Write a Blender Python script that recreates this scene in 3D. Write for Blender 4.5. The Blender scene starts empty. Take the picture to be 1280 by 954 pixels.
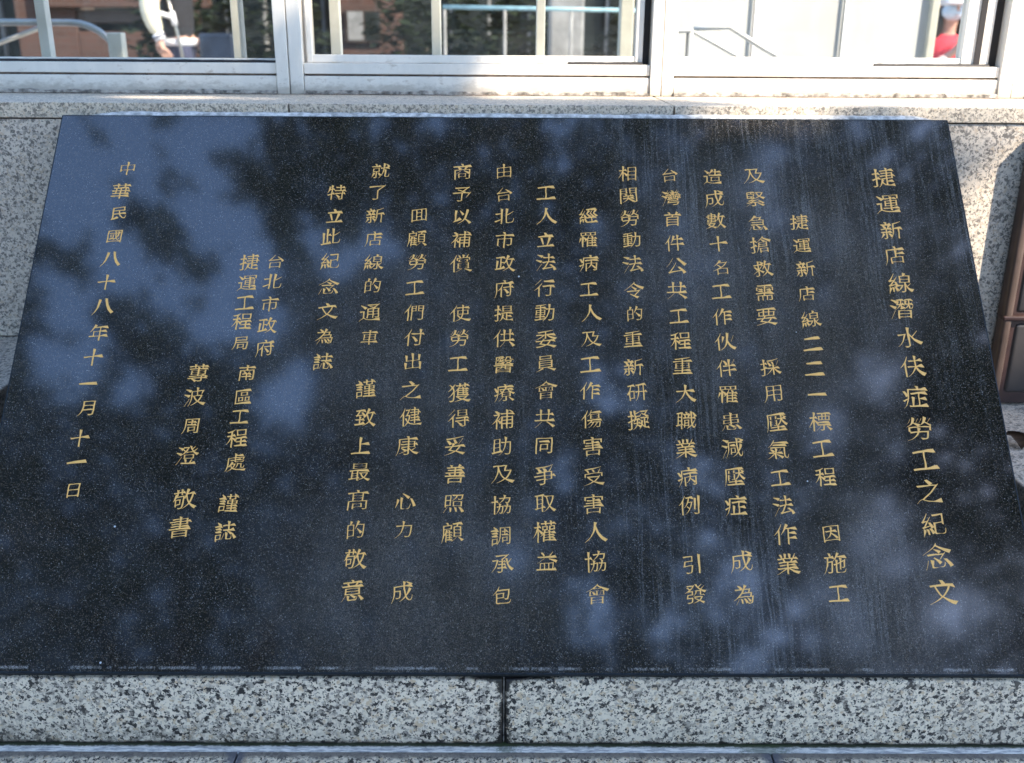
import bpy, bmesh, math, random
from mathutils import Vector, Matrix, noise
from mathutils.geometry import delaunay_2d_cdt

S = bpy.context.scene
COL = S.collection
R = math.radians

# ------------------------------------------------------------------ camera
# origin: middle of the plaque's upper front edge; x right, y towards the wall, z up (metres)
TILT = 0.86192            # plaque lies back at 49.4 degrees
cam_d = bpy.data.cameras.new("camera")
cam = bpy.data.objects.new("camera", cam_d)
COL.objects.link(cam)
cam_d.sensor_width = 36
cam_d.lens = 34.99
cam_d.clip_start = 0.05
cam_d.clip_end = 2000
cam_d.dof.use_dof = True
cam_d.dof.focus_distance = 1.5
cam_d.dof.aperture_fstop = 5.0
def cam_matrix(loc, pitch, yaw, roll):
    cp, sp = math.cos(pitch), math.sin(pitch)
    F = Vector((math.sin(yaw) * cp, math.cos(yaw) * cp, -sp))
    Rt = Vector((math.cos(yaw), -math.sin(yaw), 0))
    U = Rt.cross(F)
    c, s = math.cos(roll), math.sin(roll)
    R2, U2 = c * Rt + s * U, -s * Rt + c * U
    m = Matrix((R2, U2, -F)).transposed().to_4x4()
    m.translation = loc
    return m
cam.matrix_world = cam_matrix(Vector((0.00382, -1.73719, 0.13501)), 0.33727, 0.0053, 0.00618)
S.camera = cam

# ------------------------------------------------------------------ light
SUN_EL, SUN_ROT = R(44), R(125)
SUN = Vector((math.sin(SUN_ROT) * math.cos(SUN_EL), math.cos(SUN_ROT) * math.cos(SUN_EL), math.sin(SUN_EL)))
W = bpy.data.worlds.new("World"); S.world = W; W.use_nodes = True
wn = W.node_tree
sky = wn.nodes.new("ShaderNodeTexSky"); sky.sky_type = 'NISHITA'; sky.sun_disc = False
sky.ozone_density = 3.0; sky.dust_density = 0.3; sky.air_density = 1.0; sky.sun_elevation = SUN_EL; sky.sun_rotation = SUN_ROT
wn.links.new(sky.outputs[0], wn.nodes["Background"].inputs[0])
wn.nodes["Background"].inputs[1].default_value = 0.15
sl = bpy.data.lights.new("sun", 'SUN'); sl.energy = 3.0; sl.angle = R(0.55); sl.color = (1, 0.89, 0.74)
so = bpy.data.objects.new("sun", sl); COL.objects.link(so)
so.rotation_euler = SUN.to_track_quat('Z', 'Y').to_euler(); so.location = (4, -3, 6)
S.view_settings.view_transform = 'Standard'; S.view_settings.look = 'None'
S.view_settings.gamma = 1; S.view_settings.exposure = 2.15
S.cycles.max_bounces = 10; S.cycles.transparent_max_bounces = 24

# ------------------------------------------------------------------ node helpers
def new_mat(name):
    m = bpy.data.materials.new(name); m.use_nodes = True
    return m, m.node_tree, m.node_tree.nodes["Principled BSDF"]
class N:
    """small wrapper: builds shader node chains from expressions"""
    def __init__(s, nt): s.nt = nt
    def node(s, t, **k):
        n = s.nt.nodes.new(t)
        for a, b in k.items(): setattr(n, a, b)
        return n
    def set(s, sock, v):
        if isinstance(v, bpy.types.NodeSocket): s.nt.links.new(v, sock)
        else: sock.default_value = v
    def m(s, op, a, b=0.0, c=0.0, clamp=False):
        n = s.node("ShaderNodeMath", operation=op, use_clamp=clamp)
        s.set(n.inputs[0], a); s.set(n.inputs[1], b); s.set(n.inputs[2], c)
        return n.outputs[0]
    def pos(s):
        return s.node("ShaderNodeTexCoord").outputs["Object"]
    def scale(s, vec, xyz, loc=(0, 0, 0)):
        n = s.node("ShaderNodeMapping"); s.set(n.inputs[0], vec)
        n.inputs["Scale"].default_value = xyz; n.inputs["Location"].default_value = loc
        return n.outputs[0]
    def noise(s, vec, sc, detail=3, rough=0.55, dist=0.0, col=False):
        n = s.node("ShaderNodeTexNoise"); s.set(n.inputs["Vector"], vec)
        n.inputs["Scale"].default_value = sc; n.inputs["Detail"].default_value = detail
        n.inputs["Roughness"].default_value = rough; n.inputs["Distortion"].default_value = dist
        return n.outputs[1] if col else n.outputs[0]
    def voro(s, vec, sc, feat='F1', out="Color"):
        n = s.node("ShaderNodeTexVoronoi", feature=feat); s.set(n.inputs["Vector"], vec)
        n.inputs["Scale"].default_value = sc
        return n.outputs[out]
    def ramp(s, f, stops, interp='LINEAR'):
        n = s.node("ShaderNodeValToRGB"); s.set(n.inputs[0], f)
        cr = n.color_ramp; cr.interpolation = interp
        while len(cr.elements) < len(stops): cr.elements.new(0.5)
        for e, (p, c) in zip(cr.elements, stops):
            e.position = p; e.color = (c, c, c, 1) if not isinstance(c, tuple) else (*c, 1)
        return n.outputs[0]
    def smooth(s, v, a, b):
        n = s.node("ShaderNodeMapRange", interpolation_type='SMOOTHSTEP')
        s.set(n.inputs[0], v); n.inputs[1].default_value = a; n.inputs[2].default_value = b
        return n.outputs[0]
    def mix(s, f, a, b, mode='MIX'):
        n = s.node("ShaderNodeMix", data_type='RGBA', blend_type=mode)
        s.set(n.inputs[0], f)
        s.set(n.inputs[6], a if isinstance(a, bpy.types.NodeSocket) else (*a, 1))
        s.set(n.inputs[7], b if isinstance(b, bpy.types.NodeSocket) else (*b, 1))
        return n.outputs[2]
    def xyz(s, v):
        n = s.node("ShaderNodeSeparateXYZ"); s.set(n.inputs[0], v); return n.outputs
    def vadd(s, a, b, k=1.0):
        q = s.node("ShaderNodeVectorMath", operation='SCALE'); s.set(q.inputs[0], b); q.inputs[3].default_value = k
        n = s.node("ShaderNodeVectorMath", operation='ADD'); s.set(n.inputs[0], a); s.set(n.inputs[1], q.outputs[0])
        return n.outputs[0]
    def bump(s, h, strength, dist):
        n = s.node("ShaderNodeBump"); s.set(n.inputs["Height"], h)
        n.inputs["Strength"].default_value = strength; n.inputs["Distance"].default_value = dist
        return n.outputs[0]

def plain(name, col, rough=0.6, metal=0.0, var=0.12, sc=20, bump=0.0, spec=None, dirt=None):
    m, nt, b = new_mat(name); n = N(nt); p = n.pos()
    f = n.noise(p, sc, 5, 0.6)
    d = tuple(c * (1 - var * 2) for c in col); u = tuple(min(1, c * (1 + var)) for c in col)
    c = n.mix(n.smooth(f, 0.3, 0.7), d, u)
    if dirt: c = n.mix(n.m('MULTIPLY', n.smooth(n.noise(p, sc * 0.35, 6, 0.7), 0.5, 0.75), 0.6), c, dirt)
    nt.links.new(c, b.inputs["Base Color"])
    b.inputs["Roughness"].default_value = rough; b.inputs["Metallic"].default_value = metal
    if spec is not None: b.inputs["Specular IOR Level"].default_value = spec
    if bump: nt.links.new(n.bump(n.noise(p, sc * 4, 4), bump, 0.002), b.inputs["Normal"])
    return m

def granite(name, sc=1.0, tint=(1, 1, 1), grime=None, rough=0.5, soft=0.0):
    m, nt, b = new_mat(name); n = N(nt); p = n.pos()
    rv0 = n.node("ShaderNodeObjectInfo").outputs["Random"]
    cxyz = n.node("ShaderNodeCombineXYZ"); n.set(cxyz.inputs[0], rv0); n.set(cxyz.inputs[2], rv0)
    p0 = p; p = n.vadd(p, cxyz.outputs[0], 3.0)
    pd = n.vadd(p, n.noise(p, 210 * sc, 2, 0.6, col=True), 0.0075 / sc)
    r1 = n.xyz(n.voro(pd, 165 * sc))
    r2 = n.xyz(n.voro(pd, 330 * sc))
    clump = n.noise(p, 42 * sc, 3, 0.6)
    v = n.m('ADD', r1[0], n.m('MULTIPLY', n.m('SUBTRACT', clump, 0.5), 0.9))
    base = n.ramp(v, [(0.0, (0.018, 0.018, 0.02)), (0.12, (0.035, 0.035, 0.04)), (0.16, (0.24, 0.235, 0.235)),
                      (0.28, (0.50, 0.49, 0.47)), (0.44, (0.76, 0.745, 0.71)), (0.86, (0.80, 0.79, 0.75)), (0.97, (0.60, 0.52, 0.42))], 'LINEAR')
    small = n.m('ADD', r2[1], n.m('MULTIPLY', n.m('SUBTRACT', n.noise(p, 90 * sc, 2), 0.5), 0.8))
    base = n.mix(n.m('LESS_THAN', small, 0.13), base, (0.035, 0.035, 0.04))
    base = n.mix(n.m('GREATER_THAN', r2[2], 0.9), base, (0.42, 0.42, 0.43))
    if soft: base = n.mix(soft, base, (0.50, 0.495, 0.48))
    base = n.mix(1.0, base, tint, 'MULTIPLY')
    blot = n.smooth(n.noise(p, 6, 5, 0.7), 0.45, 0.75)
    base = n.mix(n.m('MULTIPLY', blot, 0.34), base, (0.30, 0.26, 0.215))
    rv = n.node("ShaderNodeObjectInfo").outputs["Random"]
    base = n.mix(1.0, base, n.ramp(rv, [(0, (0.88, 0.87, 0.86)), (1, (1.04, 1.03, 1.0))]), 'MULTIPLY')
    if grime: base = grime(n, p0, base)
    nt.links.new(base, b.inputs["Base Color"])
    b.inputs["Roughness"].default_value = rough
    nt.links.new(n.bump(n.m('ADD', n.noise(p, 260 * sc, 3), n.m('MULTIPLY', r1[0], 0.3)), 0.25, 0.0015), b.inputs["Normal"])
    return m

# grime where water stands: round the joint and along the foot of the base blocks
def grime_base(n, p, base):
    x, y, z = n.xyz(p)
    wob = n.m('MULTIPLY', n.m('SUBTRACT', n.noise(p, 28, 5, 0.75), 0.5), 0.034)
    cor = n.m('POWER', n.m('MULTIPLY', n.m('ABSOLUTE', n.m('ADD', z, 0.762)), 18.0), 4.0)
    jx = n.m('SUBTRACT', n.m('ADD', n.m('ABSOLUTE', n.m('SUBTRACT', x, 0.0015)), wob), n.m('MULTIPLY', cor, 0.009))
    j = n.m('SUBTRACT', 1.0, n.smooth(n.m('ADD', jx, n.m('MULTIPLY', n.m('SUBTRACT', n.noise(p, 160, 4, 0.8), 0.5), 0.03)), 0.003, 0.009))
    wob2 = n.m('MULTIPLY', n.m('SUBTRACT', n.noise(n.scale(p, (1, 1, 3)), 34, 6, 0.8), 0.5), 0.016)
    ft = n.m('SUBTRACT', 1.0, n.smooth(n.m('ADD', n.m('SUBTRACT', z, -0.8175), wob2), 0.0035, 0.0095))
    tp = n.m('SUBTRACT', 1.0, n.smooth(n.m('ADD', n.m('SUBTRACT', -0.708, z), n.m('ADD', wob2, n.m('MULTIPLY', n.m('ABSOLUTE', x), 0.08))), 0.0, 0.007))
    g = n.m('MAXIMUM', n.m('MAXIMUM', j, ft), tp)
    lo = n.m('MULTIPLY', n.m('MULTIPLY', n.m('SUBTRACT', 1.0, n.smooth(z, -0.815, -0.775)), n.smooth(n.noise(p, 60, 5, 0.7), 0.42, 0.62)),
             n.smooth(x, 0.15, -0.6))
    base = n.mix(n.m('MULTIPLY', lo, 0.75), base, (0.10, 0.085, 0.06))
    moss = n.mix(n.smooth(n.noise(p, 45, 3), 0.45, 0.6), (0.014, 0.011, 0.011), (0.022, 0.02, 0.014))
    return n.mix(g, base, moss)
def grime_ledge(n, p, base):
    x, y, z = n.xyz(p)
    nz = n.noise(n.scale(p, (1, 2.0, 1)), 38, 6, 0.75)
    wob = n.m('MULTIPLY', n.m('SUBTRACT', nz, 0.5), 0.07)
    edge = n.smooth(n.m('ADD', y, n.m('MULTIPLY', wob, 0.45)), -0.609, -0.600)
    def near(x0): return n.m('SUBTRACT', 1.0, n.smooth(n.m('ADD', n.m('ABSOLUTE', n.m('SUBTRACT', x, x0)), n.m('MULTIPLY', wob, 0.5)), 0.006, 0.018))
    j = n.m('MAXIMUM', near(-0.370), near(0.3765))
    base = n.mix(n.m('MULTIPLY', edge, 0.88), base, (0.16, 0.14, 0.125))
    return n.mix(n.m('MULTIPLY', j, 0.9), base, (0.11, 0.11, 0.13))

def damp(n, p, base):      # faint vertical run-off marks on the wall below the sill
    st = n.smooth(n.noise(n.scale(p, (30, 1, 1.2)), 1.0, 4, 0.6), 0.55, 0.72)
    return n.mix(n.m('MULTIPLY', st, 0.18), base, (0.28, 0.27, 0.25))
M = {}
M['granite_base'] = granite("granite_base", 1.25, (1, 0.885, 0.74), grime_base)
M['granite_ledge'] = granite("granite_ledge", 1.25, (1, 0.87, 0.71), grime_ledge)
M['granite_wall'] = granite("granite_wall", 1.35, (1.0, 0.88, 0.76), damp, soft=0.3)
M['granite_sill'] = granite("granite_sill", 1.5, (1.0, 0.87, 0.72), soft=0.4)

def plaque_mat():
    m, nt, b = new_mat("polished_black_granite"); n = N(nt); p = n.pos()
    x, y, z = n.xyz(p)
    pd = n.vadd(p, n.noise(p, 500, 1, 0.5, col=True), 0.002)
    r = n.xyz(n.voro(pd, 620))
    r2 = n.xyz(n.voro(pd, 1100))
    base = n.ramp(r[0], [(0, (0.003, 0.003, 0.004)), (0.7, (0.007, 0.007, 0.008)), (0.9, (0.018, 0.017, 0.017)), (1, (0.05, 0.047, 0.042))])
    sp = n.m('GREATER_THAN', r2[1], 0.90)
    base = n.mix(sp, base, (0.085, 0.066, 0.046))
    sp2 = n.m('GREATER_THAN', r2[2], 0.985)
    base = n.mix(sp2, base, (0.20, 0.19, 0.17))
    # dried runs of rain water down the face (real deposits on the stone)
    pw = n.vadd(p, n.noise(p, 9, 3, 0.5, col=True), 0.012)
    px = n.scale(pw, (1, 0.016, 1))
    l1 = n.noise(px, 62, 2, 0.5); l2 = n.noise(n.scale(pw, (1, 0.010, 1), (3.1, 0, 0)), 130, 2, 0.5)
    line1 = n.m('SUBTRACT', 1.0, n.smooth(n.m('ABSOLUTE', n.m('SUBTRACT', l1, 0.56)), 0.0, 0.045))
    line2 = n.m('SUBTRACT', 1.0, n.smooth(n.m('ABSOLUTE', n.m('SUBTRACT', l2, 0.60)), 0.0, 0.06))
    patch = n.smooth(n.noise(n.scale(p, (1, 0.45, 1), (1.7, 0.4, 0)), 4.2, 3, 0.6), 0.42, 0.62)
    right = n.smooth(x, -0.25, 0.35)
    lines = n.m('MULTIPLY', n.m('MAXIMUM', n.m('MULTIPLY', line1, 0.8), n.m('MULTIPLY', line2, 0.7)), n.m('MULTIPLY', patch, n.m('ADD', n.m('MULTIPLY', right, 0.85), 0.15)))
    lines = n.m('MULTIPLY', lines, n.smooth(n.noise(n.scale(p, (1, 0.25, 1)), 14, 4, 0.7), 0.28, 0.72))
    # thin dust and painted sun patches, strongest low middle and upper right
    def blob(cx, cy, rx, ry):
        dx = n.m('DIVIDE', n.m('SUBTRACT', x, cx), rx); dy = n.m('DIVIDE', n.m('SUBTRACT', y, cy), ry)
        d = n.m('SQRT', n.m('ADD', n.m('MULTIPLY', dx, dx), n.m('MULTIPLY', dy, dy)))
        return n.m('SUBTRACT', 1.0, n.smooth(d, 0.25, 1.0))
    film = n.m('MAXIMUM', n.m('MAXIMUM', blob(-0.13, -0.78, 0.28, 0.24), n.m('MULTIPLY', blob(-0.12, -0.42, 0.34, 0.28), 0.7)),  # film: thin dust together with painted sun patches
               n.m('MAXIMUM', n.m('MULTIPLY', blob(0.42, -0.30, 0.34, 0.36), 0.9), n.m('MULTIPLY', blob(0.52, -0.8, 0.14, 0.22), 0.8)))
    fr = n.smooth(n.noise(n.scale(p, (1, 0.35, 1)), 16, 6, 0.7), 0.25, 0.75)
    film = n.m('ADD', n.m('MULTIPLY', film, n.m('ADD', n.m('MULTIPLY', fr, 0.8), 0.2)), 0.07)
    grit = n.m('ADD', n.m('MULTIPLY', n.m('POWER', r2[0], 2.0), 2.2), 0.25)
    dust_sun_a = n.m('MULTIPLY', n.m('MULTIPLY', film, 0.15), grit)
    base = n.mix(dust_sun_a, base, (0.36, 0.30, 0.235))
    base = n.mix(n.m('MULTIPLY', n.m('MULTIPLY', lines, 0.27), grit), base, (0.38, 0.37, 0.35))
    # lime left along the lower edge
    low = n.m('SUBTRACT', 1.0, n.smooth(n.m('ABSOLUTE', n.m('SUBTRACT', y, n.m('ADD', -0.9005, n.m('MULTIPLY', n.m('SUBTRACT', n.noise(p, 90, 3), 0.5), 0.004)))), 0.0005, 0.003))
    low = n.m('MULTIPLY', low, n.smooth(n.noise(n.scale(p, (1, 0.1, 1)), 26, 4, 0.7), 0.46, 0.56))
    base = n.mix(n.m('MULTIPLY', n.m('MULTIPLY', low, grit), 0.35), base, (0.4, 0.38, 0.35))
    # a few bird specks and paint dots
    d = n.voro(n.scale(p, (1, 1, 1), (0.37, 0.11, 0)), 11, out="Distance")
    dot = n.m('LESS_THAN', d, 0.016)
    base = n.mix(dot, base, (0.6, 0.6, 0.6))
    nt.links.new(base, b.inputs["Base Color"])
    rough = n.m('ADD', 0.062, n.m('MULTIPLY', n.m('ADD', film, lines), 0.05))
    nt.links.new(rough, b.inputs["Roughness"])
    b.inputs["IOR"].default_value = 2.0
    return m
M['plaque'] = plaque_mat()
M['sawn'] = plain("sawn_black_granite_edge", (0.02, 0.026, 0.032), 0.7, var=0.2, sc=200, spec=0.12)

def gold_mat():
    m, nt, b = new_mat("gold_leaf_lettering"); n = N(nt); p = n.pos()
    w = n.node("ShaderNodeAttribute", attribute_type='OBJECT', attribute_name="wear").outputs["Fac"]
    loc = n.node("ShaderNodeObjectInfo").outputs["Location"]
    q = n.vadd(p, loc)
    f = n.noise(q, 260, 5, 0.75)
    c = n.mix(n.smooth(n.noise(q, 420, 4, 0.7), 0.35, 0.65), (0.78, 0.38, 0.09), (1.0, 0.58, 0.16))
    th = n.m('SUBTRACT', 0.78, n.m('MULTIPLY', w, 0.28))
    worn = n.smooth(n.m('SUBTRACT', f, th), -0.03, 0.03)
    c = n.mix(worn, c, (0.045, 0.036, 0.028))
    nt.links.new(c, b.inputs["Base Color"])
    b.inputs["Roughness"].default_value = 0.5
    b.inputs["Metallic"].default_value = 0.0
    nt.links.new(n.bump(f, 0.4, 0.0006), b.inputs["Normal"])
    return m
M['gold'] = gold_mat()

def frame_mat():
    m, nt, b = new_mat("white_painted_frame"); n = N(nt); p = n.pos()
    x, y, z = n.xyz(p)
    c = n.mix(n.smooth(n.noise(n.scale(p, (1, 1, 0.3)), 25, 5, 0.65), 0.35, 0.7), (0.76, 0.71, 0.63), (0.84, 0.78, 0.69))
    nz = n.noise(n.scale(p, (0.5, 1, 1)), 60, 6, 0.75)
    low = n.m('SUBTRACT', 1.0, n.smooth(n.m('ADD', z, n.m('MULTIPLY', n.m('SUBTRACT', nz, 0.5), 0.06)), 0.024, 0.045))
    c = n.mix(n.m('MULTIPLY', low, 0.62), c, (0.32, 0.27, 0.21))
    seam = n.m('MULTIPLY', n.smooth(nz, 0.56, 0.68), n.m('SUBTRACT', 1.0, n.smooth(z, 0.06, 0.11)))
    c = n.mix(n.m('MULTIPLY', seam, 0.6), c, (0.40, 0.31, 0.23))
    nt.links.new(c, b.inputs["Base Color"]); b.inputs["Roughness"].default_value = 0.38
    return m
M['frame'] = frame_mat()

def glass_mat(name, tint, dust):
    m, nt, b = new_mat(name); n = N(nt); nt.nodes.remove(b)
    out = nt.nodes["Material Output"]; p = n.pos(); x, y, z = n.xyz(p)
    tr = n.node("ShaderNodeBsdfTransparent"); tr.inputs[0].default_value = (*tint, 1)
    gl = n.node("ShaderNodeBsdfGlossy"); gl.inputs["Roughness"].default_value = 0.02
    df = n.node("ShaderNodeBsdfDiffuse"); df.inputs[0].default_value = (0.6, 0.57, 0.53, 1)
    lw = n.node("ShaderNodeLayerWeight"); lw.inputs[0].default_value = 0.5
    frv = n.m('ADD', 0.035, n.m('MULTIPLY', n.m('POWER', lw.outputs['Facing'], 5.0), 0.9))
    a = n.node("ShaderNodeMixShader"); nt.links.new(frv, a.inputs[0]); nt.links.new(tr.outputs[0], a.inputs[1]); nt.links.new(gl.outputs[0], a.inputs[2])
    d1 = n.m('MULTIPLY', n.m('SUBTRACT', 1.0, n.smooth(z, 0.08, 0.2)), n.smooth(n.noise(p, 9, 6, 0.75), 0.35, 0.7))
    sp = n.m('MULTIPLY', n.m('GREATER_THAN', n.noise(p, 330, 2), 0.72), 0.4)
    k = n.m('MULTIPLY', n.m('ADD', n.m('ADD', d1, sp), 0.22), dust, clamp=True)
    e = n.node("ShaderNodeMixShader"); nt.links.new(k, e.inputs[0]); nt.links.new(a.outputs[0], e.inputs[1]); nt.links.new(df.outputs[0], e.inputs[2])
    nt.links.new(e.outputs[0], out.inputs[0])
    return m
M['glass'] = glass_mat("window_glass", (0.86, 0.86, 0.84), 0.018)
M['frosted'] = plain("frosted_white_screen", (0.68, 0.68, 0.66), 0.5, var=0.05, sc=3)
M['mortar'] = plain("pale_mortar", (0.60, 0.58, 0.55), 0.9, var=0.25, sc=90, bump=0.6, dirt=(0.12, 0.10, 0.08))
M['dirty_sealant'] = plain("dirty_sealant", (0.36, 0.32, 0.27), 0.9, var=0.4, sc=70, bump=0.6, dirt=(0.06, 0.045, 0.035))
M['groove'] = plain("brown_groove", (0.13, 0.09, 0.065), 0.8, var=0.4, sc=40)  # dark brown line in the joint between the rails and along their foot
M['bar'] = plain("cream_glazing_bar", (0.80, 0.77, 0.69), 0.45, var=0.04)
M['added_block_render'] = plain("added_block_cream_render", (0.58, 0.52, 0.43), 0.85, var=0.1, sc=1.5)
M['joint'] = plain("dark_joint", (0.03, 0.028, 0.026), 0.9, var=0.3, sc=80)
M['rubber_and_shade'] = plain("black_rubber_and_shade", (0.02, 0.016, 0.015), 0.6)  # real rubber parts, and the window's painted shade lines and gaps
M['brown'] = plain("brown_enamel_metal", (0.085, 0.056, 0.042), 0.4, var=0.12, sc=14, dirt=(0.08, 0.05, 0.04))
M['brown_dark'] = plain("dark_brown_trim", (0.045, 0.022, 0.018), 0.4, var=0.15)
M['greybrown'] = plain("grey_brown_panel", (0.05, 0.044, 0.042), 0.35, var=0.10, sc=9)
M['steel'] = plain("brushed_steel", (0.55, 0.52, 0.46), 0.28, metal=0.9, var=0.08)
M['white_rail'] = plain("white_enamel_rail", (0.82, 0.82, 0.80), 0.35, var=0.03)
M['cream'] = plain("cream_painted_metal", (0.66, 0.64, 0.54), 0.45, var=0.06)
M['pavement'] = plain("grey_paving", (0.44, 0.39, 0.32), 0.85, var=0.15, sc=3)
M['added_asphalt'] = plain("added_road_dark_asphalt", (0.055, 0.055, 0.056), 0.9, var=0.15, sc=5)
M['floor'] = plain("pale_floor_tiles", (0.40, 0.38, 0.36), 0.5, var=0.12, sc=2)
M['bark'] = plain("grey_brown_bark", (0.10, 0.08, 0.06), 0.9, var=0.3, sc=12, bump=0.8)
M['brickwall'] = None
def brick_mat():
    m, nt, b = new_mat("brown_red_brick"); n = N(nt); p = n.pos()
    x, y, z = n.xyz(p)
    cb = n.node("ShaderNodeCombineXYZ"); n.set(cb.inputs[0], x); n.set(cb.inputs[1], z)
    br = n.node("ShaderNodeTexBrick"); n.set(br.inputs[0], cb.outputs[0])
    br.inputs["Color1"].default_value = (0.10, 0.048, 0.034, 1); br.inputs["Color2"].default_value = (0.075, 0.04, 0.03, 1)
    br.inputs["Mortar"].default_value = (0.10, 0.08, 0.07, 1); br.inputs["Scale"].default_value = 4.0
    br.inputs["Mortar Size"].default_value = 0.012
    nt.links.new(br.outputs[0], b.inputs["Base Color"]); b.inputs["Roughness"].default_value = 0.85
    return m
M['brickwall'] = brick_mat()
M['darkglass'] = plain("dark_window_glass", (0.03, 0.036, 0.034), 0.12, var=0.3, sc=2)
M['blue'] = plain("blue_painted_metal", (0.018, 0.03, 0.055), 0.4, var=0.2, sc=5)
M['cyan'] = plain("pale_blue_rail", (0.30, 0.50, 0.56), 0.4)
M['grey_pillar'] = plain("grey_concrete", (0.30, 0.30, 0.29), 0.8, var=0.2, sc=6)
M['skin'] = plain("skin", (0.60, 0.36, 0.27), 0.5, var=0.06)
M['hair'] = plain("black_hair", (0.02, 0.016, 0.014), 0.5)
M['cloth_cream'] = plain("cream_cloth", (0.78, 0.73, 0.56), 0.9, var=0.06, sc=8)
M['cloth_black'] = plain("black_cloth", (0.025, 0.025, 0.03), 0.9)
M['cloth_navy'] = plain("navy_cloth", (0.05, 0.055, 0.10), 0.9)
M['cloth_white'] = plain("white_cloth", (0.80, 0.80, 0.82), 0.8, var=0.04)
M['cloth_red'] = plain("red_cloth", (0.75, 0.05, 0.08), 0.8, var=0.08)
M['cloth_pink'] = plain("pale_pink_cloth", (0.78, 0.56, 0.52), 0.9, var=0.06)
M['mask'] = plain("pale_blue_mask", (0.62, 0.74, 0.86), 0.8, var=0.04)
M['dead_leaf'] = plain("dry_brown_leaf", (0.13, 0.075, 0.04), 0.8, var=0.25, sc=60)
def leaf_mat(name, c1, c2):
    m, nt, b = new_mat(name); n = N(nt); p = n.pos()
    c = n.mix(n.smooth(n.noise(p, 1.6, 4, 0.7), 0.3, 0.7), c1, c2)
    nt.links.new(c, b.inputs["Base Color"]); b.inputs["Roughness"].default_value = 0.55
    tr = n.node("ShaderNodeBsdfTranslucent"); nt.links.new(n.mix(0.0, c, c), tr.inputs[0])
    mx = n.node("ShaderNodeMixShader"); mx.inputs[0].default_value = 0.22
    nt.links.new(b.outputs[0], mx.inputs[1]); nt.links.new(tr.outputs[0], mx.inputs[2])
    nt.links.new(mx.outputs[0], nt.nodes["Material Output"].inputs[0])
    return m
M['leaf'] = leaf_mat("tree_leaf", (0.028, 0.045, 0.016), (0.055, 0.08, 0.028))
M['shrub'] = leaf_mat("shrub_leaf", (0.012, 0.022, 0.012), (0.035, 0.05, 0.022))

# ------------------------------------------------------------------ object helpers
def tag(o, label=None, cat=None, group=None, kind=None):
    if label: o['label'] = label
    if cat: o['category'] = cat
    if group: o['group'] = group
    if kind: o['kind'] = kind
    return o
def thing(name, loc, label, cat, group=None, rot=(0, 0, 0)):
    o = bpy.data.objects.new(name, None); COL.objects.link(o)
    o.location = loc; o.rotation_euler = rot; o.empty_display_size = 0.1
    return tag(o, label, cat, group)
def link(name, me, mat, parent=None, smooth=False):
    """world-space mesh linked as one object; under a parent it keeps its place"""
    if mat and not me.materials: me.materials.append(mat)
    if smooth:
        for f in me.polygons: f.use_smooth = True
    o = bpy.data.objects.new(name, me); COL.objects.link(o)
    if parent:
        o.parent = parent
        o.matrix_parent_inverse = pinv(parent)
    return o
def pinv(p):
    m = Matrix.LocRotScale(p.location, p.rotation_euler, None)
    return m.inverted()
def bm_mesh(bm, name="m"):
    bmesh.ops.recalc_face_normals(bm, faces=bm.faces[:])
    me = bpy.data.meshes.new(name); bm.to_mesh(me); bm.free(); return me
def boxes(lst, bevel=0.0, seg=2):
    bm = bmesh.new()
    for (x0, x1, y0, y1, z0, z1) in lst:
        r = bmesh.ops.create_cube(bm, size=1)
        for v in r['verts']:
            v.co = Vector(((x0 + x1) / 2 + v.co.x * (x1 - x0), (y0 + y1) / 2 + v.co.y * (y1 - y0), (z0 + z1) / 2 + v.co.z * (z1 - z0)))
    if bevel:
        bmesh.ops.bevel(bm, geom=bm.edges[:], offset=bevel, segments=seg, affect='EDGES', profile=0.5)
    return bm_mesh(bm)
def box(name, b, mat, parent=None, bevel=0.0, seg=2):
    return link(name, boxes([b], bevel, seg), mat, parent)
def ragged(x0, x1, y0, y1, z0, z1, nx, amp, seed=0, taper=None):
    """a long bead with an uneven top and front, closed on all sides"""
    bm = bmesh.new(); rows = []
    for i in range(nx + 1):
        t = i / nx; x = x0 + (x1 - x0) * t
        a = (noise.noise(Vector((x * 23, seed, 0))) + 0.6 * noise.noise(Vector((x * 110, seed, 5)))) * amp; b = noise.noise(Vector((x * 25, seed + 9, 3))) * amp
        k = taper(t) if taper else 1
        zt = z0 + (z1 - z0) * k + a * k
        rows.append([bm.verts.new((x, y1, z0)), bm.verts.new((x, y0 + b, z0)), bm.verts.new((x, y0 + b + (y1 - y0) * 0.15, z0 + (zt - z0) * 0.75)),
                     bm.verts.new((x, y0 + b + (y1 - y0) * 0.4, zt)), bm.verts.new((x, y1, zt + b * 0.4))])
    for i in range(nx):
        for k in range(5):
            bm.faces.new((rows[i][k], rows[i + 1][k], rows[i + 1][(k + 1) % 5], rows[i][(k + 1) % 5]))
    bm.faces.new(rows[0]); bm.faces.new(rows[-1])
    return bm_mesh(bm)
def tube(pts, r, seg=10, close=True):
    bm = bmesh.new(); rings = []
    pts = [Vector(p) for p in pts]
    rr = r if isinstance(r, (list, tuple)) else [r] * len(pts)
    up0 = Vector((0, 0, 1))
    for i, p in enumerate(pts):
        d = (pts[min(i + 1, len(pts) - 1)] - pts[max(i - 1, 0)]).normalized()
        u = d.cross(up0 if abs(d.z) < 0.95 else Vector((0, 1, 0))).normalized(); w = d.cross(u)
        rings.append([bm.verts.new(p + rr[i] * (math.cos(a) * u + math.sin(a) * w)) for a in [2 * math.pi * k / seg for k in range(seg)]])
    for a, b in zip(rings, rings[1:]):
        for k in range(seg): bm.faces.new((a[k], a[(k + 1) % seg], b[(k + 1) % seg], b[k]))
    bm.faces.new(rings[0]); bm.faces.new(rings[-1])
    return bm_mesh(bm)
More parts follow.
